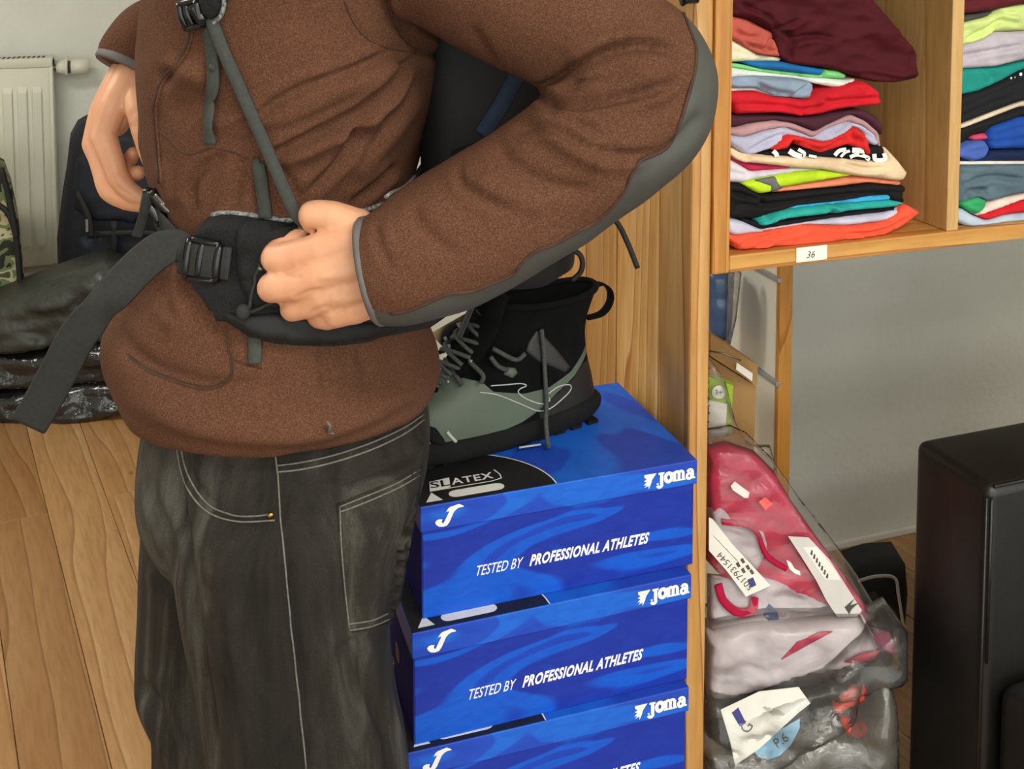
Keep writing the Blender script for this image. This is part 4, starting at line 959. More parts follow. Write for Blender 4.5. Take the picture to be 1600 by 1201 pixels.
# laces across the throat, eyelets, hanging ends
def inst(t): return .232 - .088 * t, .098 + .078 * t - .012 * math.sin(t * 3.1)
lc = MB(); random.seed(4)
for k in range(7):
    x, z = inst(k / 6.5)
    for s in (-1, 1):
        x2, z2 = inst((k + .75) / 6.5); pl = []
        for t in np.linspace(-1, 1, 12):
            q = (t + 1) / 2; xx = x + (x2 - x) * q; zz = z + (z2 - z) * q; yy = s * t * (.027 - .004 * k / 6); pl.append(bw(xx + .014 * (1 - abs(t) ** 2.2) + .002, yy, zz + .010 * (1 - abs(t) ** 2.4) + .001 * s))
        lo_ = MB().tube(pl, .0026, 8); obj('lace', lo_, M['lace'], boot)
for k in range(6):
    x, z = inst(k / 6.0)
    obj('eyelet', MB().sphere(bw(x - .004, -.0285 + .003 * k / 6, z + .002), .0033, 10, 6), M['steel' if k % 2 else 'b_black'], boot)
def boot_line(name, pts, rad, m, off=.0006): return seam(name, pts, rad, m, boot, UB, off)
le = [hit(x, y, UB, .005)[0] for x, y in ((843, 512), (846, 545), (848, 590), (850, 625)) if hit(x, y, UB)]; e1 = le[-1]
obj('lace_end', MB().tube(smooth_path(np.array(le + [pt(853, 660, float(e1.dot(FL)) - .014), ptH(857, 700, .7845)]), 6), .0030, 8), M['lace'], boot)
for pl in ([(700, 575, .012), (712, 588, .010), (722, 604, .006)], [(735, 572, .014), (752, 588, .010), (748, 600, .008)], [(770, 545, .016), (800, 560, .010), (815, 550, .010)], [(765, 560, .014), (775, 572, .009), (790, 578, .006)]):
    P_ = [hit(x, y, UB, o) for x, y, o in pl]; P_ = [p[0] for p in P_ if p is not None]
    if len(P_) > 2: obj('lace_bow', MB().tube(smooth_path(np.array(P_), 6), .0029, 8), M['lace'], boot)
# reflective outline logo
c8 = lambda L: [(640 + x / 3.875, 430 + y / 3.875) for x, y in L]
for L in ([(490, 668), (580, 662), (672, 654), (706, 668), (664, 688), (660, 715), (715, 752), (800, 778), (846, 756), (832, 732)], [(420, 708), (520, 720), (640, 765), (720, 800), (780, 820), (850, 805), (925, 745), (972, 695), (968, 662), (900, 672), (838, 716)]): boot_line('logo_line', c8(L), .0008, M['reflect'])
def boot_patch(name, L, m, th=.0012, edge=5): return patch(name, c8(L), UB, m, boot, th, 5, edge)
boot_patch('ankle_panel', [(770, 335), (800, 350), (900, 460), (972, 555), (945, 590), (880, 560), (780, 520), (705, 460), (725, 400)], M['b_panel'])
boot_patch('side_panel', [(590, 555), (640, 560), (655, 590), (625, 622), (570, 600)], M['b_green'])
boot_patch('toe_bumper', [(105, 905), (160, 925), (205, 985), (232, 1045), (130, 1020), (100, 960)], M['b_sole'], .003)
boot_line('reflective_tab', c8([(225, 945), (250, 975), (280, 1005)]), .0022, M['reflect'])
obj('sole_mark', MB().tube([pt(811, 699, float(nh.dot(FL)) - .075), pt(845, 694, float(nh.dot(FL)) - .065)], .0012, 6), M['reflect'], so)
# heel pull loop
pl = smooth_path(np.array([bw(.004, 0, .182), bw(-.012, 0, .184), bw(-.024, 0, .172), bw(-.024, 0, .155), bw(-.012, 0, .142), bw(.010, 0, .140)]), 6)
obj('pull_loop', MB().ribbon(pl, .014, .0024, [by * 0 + (p - bw(.0, 0, .163)) for p in pl]), M['b_black'], boot)
# tongue label and paper swing tags on the laces
obj('tongue_label', MB().ribbon(smooth_path(np.array([bw(.164, -.008, .205), bw(.172, -.008, .190), bw(.180, -.007, .170), bw(.188, -.006, .150)]), 5), .011, .002, bx + np.array([0, 0, .5])), M['b_panel'], boot)
tv = float((boot.location.x * FL[0] + boot.location.y * FL[1])) - .075
cdn = np.array(CAM - pt(718, 528, tv)); cdn /= np.linalg.norm(cdn)
def tagpoly(name, L, v, m, th, par): P_ = [pt(x, y, v) for x, y in L]; return obj(name, MB().poly(P_, FL * th), m, par, smooth=False)
t1 = tagpoly('card_tag', [(672, 521), (742, 481), (763, 491), (760, 520), (735, 545), (690, 540)], tv + .018, M['cream'], .0008, boot)
t2 = tagpoly('swing_tag', [(718 + 29 * math.cos(a) - 3 * math.sin(a), 528 + 27 * math.sin(a)) for a in np.linspace(0, 2 * math.pi, 28, endpoint=False)], tv + .005, M['inkblack'], .0008, boot)
t2['label'] = 'round black swing tag with white symbols'
s = S2(); s.stroke([(-24, -2), (-14, 18)], 5); s.stroke([(-26, 18), (-12, 20)], 3); s.ell(-7, -1, 6, 6, 2.2); s.stroke([(-1, -26), (8, -6)], 9); s.stroke([(12, -8), (22, -14)], 3); s.stroke([(6, 6), (16, 2), (20, 12), (10, 16), (6, 6)], 2.5); s.stroke([(10, 22), (20, 16)], 2.5)
q0 = pt(718, 528, tv + .0042); kk = tv / FPX
obj('tag_print', place_flat(s.v, s.f, q0, RT * kk, np.array([0, 0, -kk])), M['print_white'], t2, smooth=False)
tagpoly('tag_ribbon', [(724, 530), (732, 533), (712, 590), (696, 586), (710, 562)], tv, M['pale_blue'], .0008, boot)

# ================================================================== FOLDED CLOTHES ON THE SHELF
_cloth = {}
def cloth(col, rough=.8, shiny=0):
    key = (col, rough)
    if key not in _cloth:
        r, g, b = [int(col[i:i + 2], 16) for i in (1, 3, 5)]; d = '#%02x%02x%02x' % tuple(int(x * .90) for x in (r, g, b))
        _cloth[key] = mat('cloth_' + col[1:], col, rough, d, 30, 3, bump=.12, bscale=300, bdist=.0012, spec=.2)
    return _cloth[key]
A1 = lambda L: [(1100 + x / 4.21, y / 4.21) for x, y in L]
A2 = lambda L: [(1100 + x / 4.21, 200 + y / 4.21) for x, y in L]
A3 = lambda L: [(1480 + x / 3.0, y / 3.0) for x, y in L]
YS = YF + .012
gn = [0]
def garment(name, label, cat, poly, col, dy=0, depth=.26, group='folded clothes in the first shelf compartment', rnd=.007, wob=.004, sp=3.6, rough=.8, up=0, cr=()):
    gn[0] += 1; P0 = np.array(poly, float)
    Q = []
    n = len(P0)
    for i in range(n):          # round the corners of the outline a little
        a, b, c = P0[i - 1], P0[i], P0[(i + 1) % n]; la, lc = np.linalg.norm(a - b), np.linalg.norm(c - b); ka, kc = min(3.0 / la, .3), min(3.0 / lc, .3); Q += [tuple(b + (a - b) * ka), tuple(b + (c - b) * kc)]
    Y0 = YS + dy
    mb = outline_thing(Q, lambda x, y: ptY(x, y, Y0), sp, depth, rnd, wob, 11, gn[0], ribs=.0045 if not cr else 0, creases=cr)
    v = np.array(mb.v); xl = XE1 + .0015
    if group.endswith('first shelf compartment'): v[:, 0] = np.clip(v[:, 0], xl, XD0 - .0015)
    else: v[:, 0] = np.maximum(v[:, 0], XD1 + .0015)
    v[:, 2] = np.maximum(v[:, 2], ZT + .0004)
    o = obj(name, (v, mb.f), cloth(col, rough)); return tag(o, label, cat, group)
G = garment
L0 = 150  # left border lies against the end board
G('folded_shirt', 'coral orange folded shirt at the very bottom of the left stack', 'shirt', A2([(L0, 690), (215, 716), (400, 690), (700, 642), (950, 652), (1200, 622), (1345, 505), (1445, 560), (1350, 632), (1200, 706), (950, 746), (740, 786), (500, 792), (235, 808), (L0, 720)]), '#f0583c', -.004, cr=[A2(L) for L in ([(235, 795), (300, 735), (430, 715), (700, 655)], [(930, 745), (950, 700), (1100, 690), (1250, 650), (1350, 590)], [(330, 780), (360, 765), (450, 745)])])
G('folded_shirt', 'pale lavender folded shirt lying on the coral orange one', 'shirt', A2([(L0, 600), (270, 622), (390, 676), (600, 642), (850, 603), (1100, 572), (1200, 568), (1260, 540), (1335, 520), (1350, 560), (1280, 585), (1200, 620), (950, 650), (700, 640), (400, 690), (215, 714), (L0, 688)]), '#c6c3d6', 0)
G('folded_shirt', 'thin black folded shirt between the teal and the lavender one', 'shirt', A2([(260, 600), (380, 625), (560, 606), (830, 574), (1000, 548), (1250, 528), (1300, 530), (1290, 548), (1100, 570), (850, 601), (600, 640), (395, 674), (270, 620)]), '#15151a', .002)
G('folded_shirt', 'teal folded shirt under the bright sky blue strip', 'shirt', A2([(372, 602), (460, 572), (560, 545), (800, 515), (1000, 500), (1240, 482), (1342, 502), (1250, 528), (1000, 548), (830, 572), (560, 604), (400, 650), (380, 640)]), '#2aa79c', -.004, cr=[A2(L) for L in ([(385, 605), (430, 600), (440, 580)], [(820, 570), (860, 550), (800, 525)])])
G('folded_shirt', 'narrow sky blue folded shirt on top of the teal one', 'shirt', A2([(470, 568), (620, 514), (900, 484), (1100, 452), (1242, 446), (1244, 480), (1000, 498), (800, 513), (560, 543)]), '#3aa8dc', 0)
G('folded_trousers', 'thick black folded garment in the lower half of the left stack', 'trousers', A2([(L0, 360), (270, 372), (380, 438), (500, 428), (900, 392), (1100, 366), (1340, 386), (1345, 420), (1320, 440), (1342, 500), (1240, 480), (1244, 446), (1100, 450), (900, 482), (620, 512), (470, 566), (372, 600), (260, 598), (L0, 585)]), '#161314', .002, cr=[A2(L) for L in ([(200, 560), (240, 500), (390, 505), (700, 470), (1000, 432), (1320, 425)], [(380, 450), (385, 500)], [(180, 420), (260, 440), (370, 480)])])
G('folded_shirt', 'thin peach orange folded shirt under the lime green one', 'shirt', A2([(455, 425), (520, 395), (700, 368), (1000, 322), (1318, 360), (1310, 384), (1100, 364), (900, 390), (500, 427)]), '#e98a68', -.001)
G('folded_vest', 'lime green folded vest with a grey reflective band', 'vest', A2([(265, 372), (345, 345), (470, 322), (640, 294), (800, 286), (1000, 316), (700, 366), (525, 396), (455, 428), (380, 438), (330, 415)]), '#bfe02a', -.005)
bd = obj('grey_band', outline_thing(A2([(350, 346), (472, 322), (525, 394), (458, 424), (440, 385)]), lambda x, y: ptY(x, y, YS - .0062), 5, .006, .002), cloth('#6a6c6a'), bpy.data.objects['folded_vest'])
G('folded_shirt', 'white and lilac folded shirt beside the lime green vest', 'shirt', A2([(L0, 195), (240, 240), (320, 292), (560, 274), (800, 278), (640, 292), (470, 320), (345, 343), (265, 368), (L0, 358)]), '#d6cfd8', 0)
G('folded_shirt', 'crimson folded shirt showing as a wedge under the cream one', 'shirt', A2([(L0, 165), (215, 200), (260, 232), (420, 245), (600, 264), (560, 272), (320, 290), (240, 238), (L0, 193)]), '#c22a4e', .001)
G('folded_jacket', 'cream folded garment spreading wide in the middle of the left stack', 'jacket', A2([(L0, 120), (200, 135), (260, 172), (450, 188), (800, 198), (1100, 222), (1205, 218), (1205, 125), (1290, 215), (1358, 302), (1320, 355), (1000, 318), (800, 278), (600, 262), (420, 243), (262, 228), (L0, 160)]), '#e6cba6', -.006, cr=[A2(L) for L in ([(200, 150), (250, 190), (310, 200)], [(900, 225), (1050, 265), (1200, 260)])])
pr = G('folded_print_shirt', 'black shirt with bold white print above the cream garment', 'shirt', A2([(360, 185), (430, 150), (640, 130), (900, 120), (1120, 120), (1200, 122), (1205, 215), (1100, 220), (800, 196), (450, 186)]), '#16161a', -.001)
s = S2()
for L, wd in ([[(455, 150), (475, 170), (480, 188)], 30], [[(560, 150), (600, 175), (650, 192)], 36], [[(620, 140), (660, 165), (650, 190)], 22], [[(690, 182), (740, 190)], 18], [[(860, 180), (890, 150), (935, 140)], 26], [[(900, 190), (930, 160), (960, 150)], 18], [[(975, 145), (1030, 150), (1040, 175)], 34], [[(960, 192), (1010, 175), (1080, 195), (1070, 212)], 24], [[(1120, 170), (1130, 210), (1190, 205), (1185, 165)], 28]):
    P_ = np.array(A2(L)); s = S2(); s.stroke([(x, y) for x, y in smooth_path(P_, 5)], wd / 4.21)
    obj('print', MB().add([ptY(x, y, YS - .0045) for x, y, _z in s.v], s.f), M['print_white'], pr)
G('folded_shirt', 'bright red crumpled shirt right above the black and white print', 'shirt', A1([(455, 985), (560, 890), (640, 900), (720, 932), (830, 935), (930, 880), (1000, 832), (1060, 870), (1090, 930), (1118, 1010), (1110, 1035), (1050, 990), (950, 950), (880, 975), (780, 1008), (680, 975), (600, 925), (560, 985), (480, 995)]), '#dd2b28', -.008, wob=.006, cr=[A1(L) for L in ([(600, 925), (680, 950), (780, 985), (880, 945), (960, 890)], [(970, 850), (985, 900), (1030, 930), (1020, 970)])])
G('folded_shirt', 'pale blue-lavender shirt draped in waves over the red one', 'shirt', A1([(L0, 890), (300, 902), (420, 865), (550, 842), (640, 870), (735, 915), (830, 850), (960, 803), (1060, 830), (1150, 900), (1168, 950), (1120, 960), (1060, 868), (1000, 830), (930, 878), (830, 933), (720, 930), (640, 898), (560, 888), (455, 983), (380, 1000), (290, 1030), (210, 970), (L0, 930)]), '#b8b6cc', -.004, wob=.005, cr=[A1(L) for L in ([(300, 1000), (420, 930), (540, 880)], [(560, 850), (650, 885), (735, 925), (850, 870), (970, 812)], [(1080, 880), (1120, 915), (1150, 915)])])
G('folded_shirt', 'dusty pink shirt folded in waves in the upper half of the left stack', 'shirt', A1([(L0, 845), (240, 840), (300, 820), (480, 797), (600, 815), (745, 872), (850, 815), (980, 757), (1080, 800), (1170, 880), (1185, 990), (1168, 950), (1150, 898), (1060, 828), (960, 801), (830, 848), (735, 912), (640, 868), (550, 840), (420, 863), (300, 900), (250, 910), (L0, 888)]), '#b98f90', -.002)
G('folded_shirt', 'dark plum folded shirt directly under the red one', 'shirt', A1([(L0, 755), (220, 760), (400, 758), (660, 772), (760, 762), (850, 742), (1060, 722), (1150, 770), (1195, 830), (1190, 900), (1175, 880), (1080, 798), (980, 755), (850, 813), (745, 870), (600, 813), (480, 795), (300, 818), (240, 838), (L0, 842)]), '#4a2432', 0)
G('folded_trousers', 'bright red folded trousers with two thick layers below the blue-grey shirt', 'trousers', A1([(L0, 612), (250, 605), (360, 603), (480, 640), (600, 652), (690, 658), (740, 612), (840, 592), (1000, 545), (1060, 535), (1165, 600), (1170, 640), (1190, 665), (1175, 690), (1000, 705), (900, 722), (800, 748), (660, 764), (500, 742), (220, 755), (210, 690), (L0, 680)]), '#cd1c2a', -.005, wob=.006, cr=[A1(L) for L in ([(200, 690), (400, 690), (560, 705), (640, 722), (760, 705), (850, 670), (1170, 645)], [(790, 615), (800, 650), (830, 665)], [(660, 735), (670, 760)], [(1065, 545), (1075, 600)])])
G('folded_shirt', 'white shirt edge showing above the bright red trousers', 'shirt', A1([(L0, 580), (350, 578), (480, 632), (600, 648), (480, 640), (360, 602), (L0, 610)]), '#e9e2d6', .003)
G('folded_shirt', 'blue-grey crumpled shirt in the upper part of the left stack', 'shirt', A1([(L0, 525), (240, 510), (350, 507), (500, 512), (620, 520), (745, 555), (720, 590), (715, 640), (690, 656), (600, 645), (480, 630), (360, 578), (L0, 578)]), '#8f9fb4', -.004, wob=.006, cr=[A1(L) for L in ([(340, 508), (370, 560), (480, 605), (590, 622)], [(745, 548), (650, 585), (590, 640)], [(200, 545), (280, 530), (345, 545)])])
G('folded_shirt', 'white folded shirt with mint edge on the blue-grey one', 'shirt', A1([(L0, 440), (330, 468), (500, 490), (700, 512), (900, 525), (985, 535), (1018, 520), (1000, 560), (960, 552), (910, 586), (740, 552), (620, 518), (500, 510), (350, 505), (L0, 522)]), '#dde2da', 0)
G('folded_shirt', 'thin mint green folded shirt under the blue one', 'shirt', A1([(L0, 415), (300, 432), (400, 458), (600, 480), (800, 500), (800, 458), (900, 470), (960, 500), (940, 522), (700, 510), (500, 488), (330, 466), (L0, 438)]), '#7fd27f', .001)
G('folded_shirt', 'blue folded shirt strip near the top of the left stack', 'shirt', A1([(290, 407), (520, 407), (640, 432), (800, 458), (800, 498), (640, 482), (480, 462), (380, 450), (300, 430)]), '#1c6cab', -.002)
G('folded_shirt', 'cream folded shirt peeking out at the end board above the blue one', 'shirt', A1([(L0, 235), (260, 295), (370, 362), (520, 382), (522, 404), (290, 405), (L0, 412)]), '#e8e2c0', .001)
G('folded_shirt', 'salmon red folded shirt beside the large maroon garment', 'shirt', A1([(L0, 100), (300, 130), (460, 212), (490, 300), (520, 378), (370, 358), (260, 290), (L0, 230)]), '#c05a4c', -.004, wob=.006, cr=[A1(L) for L in ([(215, 200), (280, 240), (360, 245)], [(458, 240), (430, 290), (420, 330)], [(250, 260), (340, 310), (480, 345)])])
G('folded_jacket', 'large maroon garment slumped over the top of the left stack', 'jacket', A1([(L0, -60), (700, -90), (1100, -60), (1230, 90), (1330, 220), (1438, 342), (1450, 520), (1300, 548), (1150, 545), (1000, 492), (850, 455), (600, 425), (520, 376), (490, 295), (462, 208), (300, 128), (L0, 98)]), '#4a1019', -.010, wob=.014, rnd=.014, cr=[A1(L) for L in ([(470, 205), (500, 180), (650, 130)], [(600, 420), (595, 330), (610, 260), (560, 220), (480, 205)], [(600, 260), (760, 240), (900, 260)], [(250, 20), (400, 100), (480, 190)], [(1010, 495), (1150, 500), (1300, 520), (1445, 505)])])
K = dict(group='folded clothes in the second shelf compartment')
def H2(label, L, col, dy=0, name='folded_shirt', cat='shirt', **kw): return G(name, label, cat, A3(L), col, dy, **K, **kw)
X1, XL_ = 560, 40
H2('pale blue folded shirt at the bottom of the right stack', [(XL_, 995), (80, 980), (130, 1012), (200, 1040), (290, 1012), (400, 1002), (X1, 990), (X1, 1040), (330, 1052), (230, 1077), (130, 1077), (XL_, 1035)], '#b9c6d6', -.004)
H2('bright red folded strip near the bottom of the right stack', [(158, 1018), (250, 988), (360, 945), (X1, 925), (X1, 985), (360, 1000), (285, 1010), (200, 1036)], '#cf1f2c', -.002)
H2('cream pink folded shirt above the red strip of the right stack', [(150, 1012), (205, 952), (360, 910), (X1, 885), (X1, 923), (360, 943), (250, 986), (160, 1016)], '#ead2c6', 0)
H2('emerald green folded corner sticking out under the slate shirt', [(75, 960), (155, 925), (206, 950), (155, 1012), (110, 990)], '#36a465', -.006, depth=.12)
H2('slate grey-blue thick folded shirt in the right stack', [(XL_, 775), (X1, 772), (X1, 883), (360, 908), (204, 948), (155, 923), (80, 958), (XL_, 945)], '#5b6f7a', -.001, wob=.009, cr=[A3(L) for L in ([(90, 940), (110, 890), (170, 905), (205, 930)], [(150, 880), (190, 900)], [(70, 860), (200, 830), (360, 840)])])
H2('thin white folded edge between navy and slate shirts', [(XL_, 762), (X1, 758), (X1, 770), (XL_, 773)], '#e4dfd6', -.003, rnd=.003)
H2('dark navy folded shirt under the royal blue one', [(XL_, 742), (75, 742), (140, 762), (190, 747), (216, 706), (X1, 700), (X1, 756), (XL_, 760)], '#17264a', 0)
H2('periwinkle blue crumpled cloth at the edge of the right stack', [(XL_, 712), (70, 702), (100, 682), (190, 660), (214, 704), (188, 745), (140, 760), (75, 740), (XL_, 735)], '#4a66b4', -.007, depth=.15, name='folded_cloth', cat='cloth')
H2('royal blue folded shirt in the middle of the right stack', [(205, 662), (200, 640), (218, 600), (340, 552), (X1, 535), (X1, 698), (216, 702)], '#1d4aa0', -.003)
H2('small pink folded strip beside the royal blue shirt', [(128, 640), (198, 626), (204, 658), (130, 662)], '#d2486a', -.001, depth=.1)
H2('black lace folded blouse under the black shirt', [(XL_, 608), (80, 604), (340, 503), (X1, 478), (X1, 533), (338, 550), (216, 598), (198, 624), (128, 638), (100, 665), (XL_, 690)], '#1a1a18', 0, wob=.008, name='folded_blouse', cat='blouse')
H2('thin cream folded edge under the black shirt of the right stack', [(XL_, 598), (70, 588), (360, 478), (X1, 448), (X1, 476), (340, 501), (80, 602), (XL_, 606)], '#e2cfb4', -.002, rnd=.003)
H2('black folded shirt with small white dots in the right stack', [(XL_, 458), (160, 432), (270, 382), (360, 332), (X1, 312), (X1, 446), (360, 476), (70, 586), (XL_, 596)], '#1b1c20', -.003)
bs = bpy.data.objects['folded_shirt.' + '%03d' % max(int(o.name.split('.')[1]) for o in bpy.data.objects if o.name.startswith('folded_shirt.'))]
for (x, y, r) in ((300, 366, 6), (345, 348, 10), (318, 362, 4)): q = ptY(1480 + x / 3, y / 3, YS - .0085); obj('white_dot', MB().sphere(q, r / 3 * .00078, 10, 6, (1, .4, 1)), M['print_white'], bs)
H2('teal green folded shirt in the upper right stack', [(XL_, 328), (75, 326), (240, 316), (360, 286), (X1, 270), (X1, 310), (360, 330), (268, 380), (160, 430), (XL_, 456)], '#1d8c80', 0, cr=[A3([(205, 322), (210, 350), (208, 378)])])
H2('pale lilac thick folded shirt below the lime one', [(XL_, 222), (80, 216), (182, 186), (232, 152), (X1, 138), (X1, 268), (360, 284), (240, 314), (75, 324), (XL_, 326)], '#bdb3bd', -.003, wob=.006, cr=[A3([(80, 265), (200, 240), (340, 210)])])
H2('pale lime folded shirt near the top of the right stack', [(XL_, 120), (82, 110), (200, 82), (260, 42), (360, 22), (X1, 15), (X1, 136), (230, 150), (180, 184), (80, 214), (XL_, 220)], '#cfe08a', -.002, wob=.008, cr=[A3(L) for L in ([(225, 150), (218, 120), (260, 95), (330, 110)], [(100, 190), (170, 150), (215, 120)], [(260, 60), (330, 60)])])
H2('dark grey folded edge between maroon and lime shirts', [(XL_, 75), (100, 70), (200, 56), (258, 40), (198, 80), (82, 108), (XL_, 118)], '#4a4a44', .002)
H2('maroon folded shirt on top of the right stack', [(XL_, -60), (X1, -70), (X1, 13), (360, 20), (200, 54), (XL_, 72)], '#5b1a22', -.004)

# ================================================================== UNDER THE SHELF: white rack, parcels and bags
def film(name, tint, haze=.35, rough=.15, bump=.5, bs=25):
    m, nt, b = _new(name); out = nt.nodes['Material Output']
    b.inputs['Base Color'].default_value = (*lin(tint), 1); b.inputs['Roughness'].default_value = rough; b.inputs['Specular IOR Level'].default_value = .8
    v = _coords(nt); n = _noise(nt, v, bs, 4, .6, 1.2); _bump(nt, b, n.outputs['Fac'], bump, .006)
    tr = N(nt, 'ShaderNodeBsdfTransparent'); gl = N(nt, 'ShaderNodeBsdfGlossy'); gl.inputs['Roughness'].default_value = rough * .8
    bp = [x for x in nt.nodes if x.type == 'BUMP'][0]; nt.links.new(bp.outputs[0], gl.inputs['Normal'])
    fr = N(nt, 'ShaderNodeFresnel'); fr.inputs['IOR'].default_value = 1.45; nt.links.new(bp.outputs[0], fr.inputs['Normal'])
    m1 = N(nt, 'ShaderNodeMixShader'); m1.inputs[0].default_value = haze; nt.links.new(tr.outputs[0], m1.inputs[1]); nt.links.new(b.outputs[0], m1.inputs[2])
    m2 = N(nt, 'ShaderNodeMixShader'); nt.links.new(fr.outputs[0], m2.inputs[0]); nt.links.new(m1.outputs[0], m2.inputs[1]); nt.links.new(gl.outputs[0], m2.inputs[2])
    nt.links.new(m2.outputs[0], out.inputs['Surface']); return m
M['galv'] = mat('pale_steel', '#a9a8a2', .5, '#9a9993', 30, metal=.3)
M['film'] = film('clear_poly_film', '#c8c4bc', .07, .2)
M['film_hazy'] = film('hazy_poly_film', '#d6cfca', .05, .30)
M['film_grey'] = film('grey_poly_film', '#8d8981', .34, .2)
M['card'] = mat('brown_cardboard', '#b58f5c', .8, '#a9834f', 12, bump=.2, bscale=80)
M['green_pack'] = mat('lime_card', '#9cbf2c', .5, '#92b424', 10)
M['blue_bag'] = mat('blue_poly', '#51688c', .3, '#38507a', 8, bump=.5, bscale=14, bdist=.006)
M['pink'] = cloth('#bb1544'); M['magenta_dark'] = cloth('#a82142')
M['white_cloth'] = cloth('#c9bdc0'); M['dark_item'] = cloth('#232124'); M['orange'] = mat('orange_plastic_net', '#e2431f', .4, '#d23415', 40, bump=.6, bscale=60)
# --- white board rack with pine front edge near the back wall
YR = 1.58
RX1 = ptY(1237, 560, YR)[0]; RX0 = ptY(1218, 560, YR)[0]
rk = thing('white_rack', 'white board upright with pine front edge standing against the back wall', 'rack', (RX0, YR, 0))
obj('board', MB().box((RX0, YR + .012, .0), (RX0 + .014, YB - .005, ZB - .02)), M['white_board'], rk, smooth=False)
obj('front_edge', MB().box((RX0 - .001, YR, .0), (RX1, YR + .012, ZB - .02)), M['pine_v'], rk, smooth=False, bevel=.001)
for py in (437, 598):
    z = ptY(1222, py, YR)[2]; obj('shelf_bracket', MB().box((RX0 - .008, YR - .004, z - .004), (RX0, YB - .005, z + .004)), M['galv'], rk, smooth=False, bevel=.001)
# bags and card between the pine panel and the rack
XQ = XPR + .004
def ob(name, label, cat, poly, v, m, depth, rnd, sp=7, wob=0, group=None, dirv=None, seed=1):
    mb = outline_thing(poly, lambda x, y: pt(x, y, v), sp, depth, rnd, wob, 9, seed, FL if dirv is None else dirv)
    V = np.array(mb.v); V[:, 0] = np.maximum(V[:, 0], XQ); V[:, 1] = np.minimum(V[:, 1], YB - .006); return tag(obj(name, (V, mb.f), m), label, cat, group)
ob('poly_bag', 'dark blue garment in a clear bag standing below the shelf beside the white rack', 'bag', [(1108, 428), (1150, 428), (1148, 480), (1144, 540), (1112, 530)], 1.88, M['blue_bag'], .06, .012, 6, .006)
ob('poly_bag', 'narrow clear empty bag leaning on the white rack', 'bag', [(1140, 428), (1160, 428), (1152, 500), (1142, 542), (1136, 538)], 1.86, M['film_grey'], .02, .006, 6)
def quad(P): return [np.array(p) for p in P]
cb = thing('cardboard_box', 'brown cardboard box with white label wedged between panel and white rack', 'box', (0.86, 1.6, .70))
f1 = [pt(1110, 522, 1.74), pt(1184, 571, 1.70), pt(1183, 603, 1.70), pt(1110, 556, 1.74)]
off = (FL * .12 - RT * .03)
obj('flap', MB().poly(f1, off * .4), M['card'], cb, smooth=False)
f2 = [pt(1106, 556, 1.75), pt(1182, 604, 1.71), pt(1178, 712, 1.71), pt(1106, 690, 1.75)]
obj('carton', MB().poly(f2, off), M['card'], cb, smooth=False)
f3 = [pt(1151, 566, 1.697), pt(1176, 583, 1.697), pt(1175, 595, 1.697), pt(1150, 577, 1.697)]
obj('white_label', MB().poly(f3, -FL * .0008), M['paper'], cb, smooth=False)
obj('packing_string', MB().tube([pt(1108, 548, 1.70), pt(1130, 552, 1.695), pt(1158, 563, 1.692)], .0015, 6), M['steel'], cb)
gp = thing('product_pack', 'lime green packet with white round mark in front of the cardboard box', 'packet', pt(1125, 690, 1.66))
obj('packet', MB().poly([pt(1104, 588, 1.67), pt(1146, 603, 1.66), pt(1141, 682, 1.66), pt(1104, 684, 1.67)], FL * .02), M['green_pack'], gp, smooth=False, bevel=.001)
obj('white_field', MB().poly([pt(1104, 624, 1.667), pt(1136, 631, 1.658), pt(1133, 680, 1.658), pt(1104, 682, 1.667)], -FL * .0006), M['paper'], gp, smooth=False)
q0 = pt(1123, 612, 1.661); rr = 11 * 1.66 / FPX
dsk = obj('round_mark', MB().poly([q0 + RT * rr * math.cos(a) + np.array([0, 0, rr * math.sin(a)]) for a in np.linspace(0, 2 * math.pi, 22, endpoint=False)], -FL * .0012), M['paper'], gp, smooth=False)
v_, f_ = text_mesh('3+', .012); obj('mark_text', place_flat(v_, f_, q0 - FL * .0016 - RT * .007 - np.array([0, 0, .004]), RT, (0, 0, 1)), M['ink'], gp, smooth=False)
ob('poly_bag', 'crumpled clear plastic wrap between the cardboard box and the pink bag', 'bag', [(1106, 560), (1120, 575), (1135, 600), (1150, 660), (1165, 690), (1178, 700), (1205, 700), (1215, 735), (1180, 760), (1106, 720)], 1.645, M['film'], .012, .005, 7, .008)
# --- pink garment in poly bag: slab leaning back, with tags
lean = lambda x, y: pt(x, y, 1.60 - (y - 690) * .00028)
def slab(name, poly, m, parent, push=0, th=.01, rnd=.006, wob=.003, sp=7, seed=2):
    mb = outline_thing(poly, lambda x, y: lean(x, y) - FL * push, sp, th, rnd, wob, 16, seed, FL); V = np.array(mb.v); V[:, 0] = np.maximum(V[:, 0], XQ + .001); return obj(name, (V, mb.f), m, parent)
pkb = thing('bagged_garment', 'bright pink and white garment in a hazy plastic bag leaning under the shelf', 'bagged garment', lean(1220, 960) + FL * .03)
slab('garment', [(1106, 712), (1140, 705), (1185, 720), (1215, 750), (1245, 800), (1280, 850), (1320, 905), (1360, 960), (1330, 975), (1260, 968), (1190, 960), (1150, 930), (1104, 880)], M['pink'], pkb, 0, .035, .012, .006)['label'] = 'bright pink cloth'
slab('white_lining', [(1106, 795), (1125, 790), (1160, 815), (1195, 830), (1200, 860), (1180, 895), (1150, 870), (1106, 850)], M['white_cloth'], pkb, .004, .008, .004)
slab('white_lining', [(1106, 900), (1150, 905), (1190, 900), (1270, 930), (1330, 965), (1360, 985), (1300, 1010), (1200, 1025), (1106, 1045)], M['white_cloth'], pkb, .006, .014, .006)
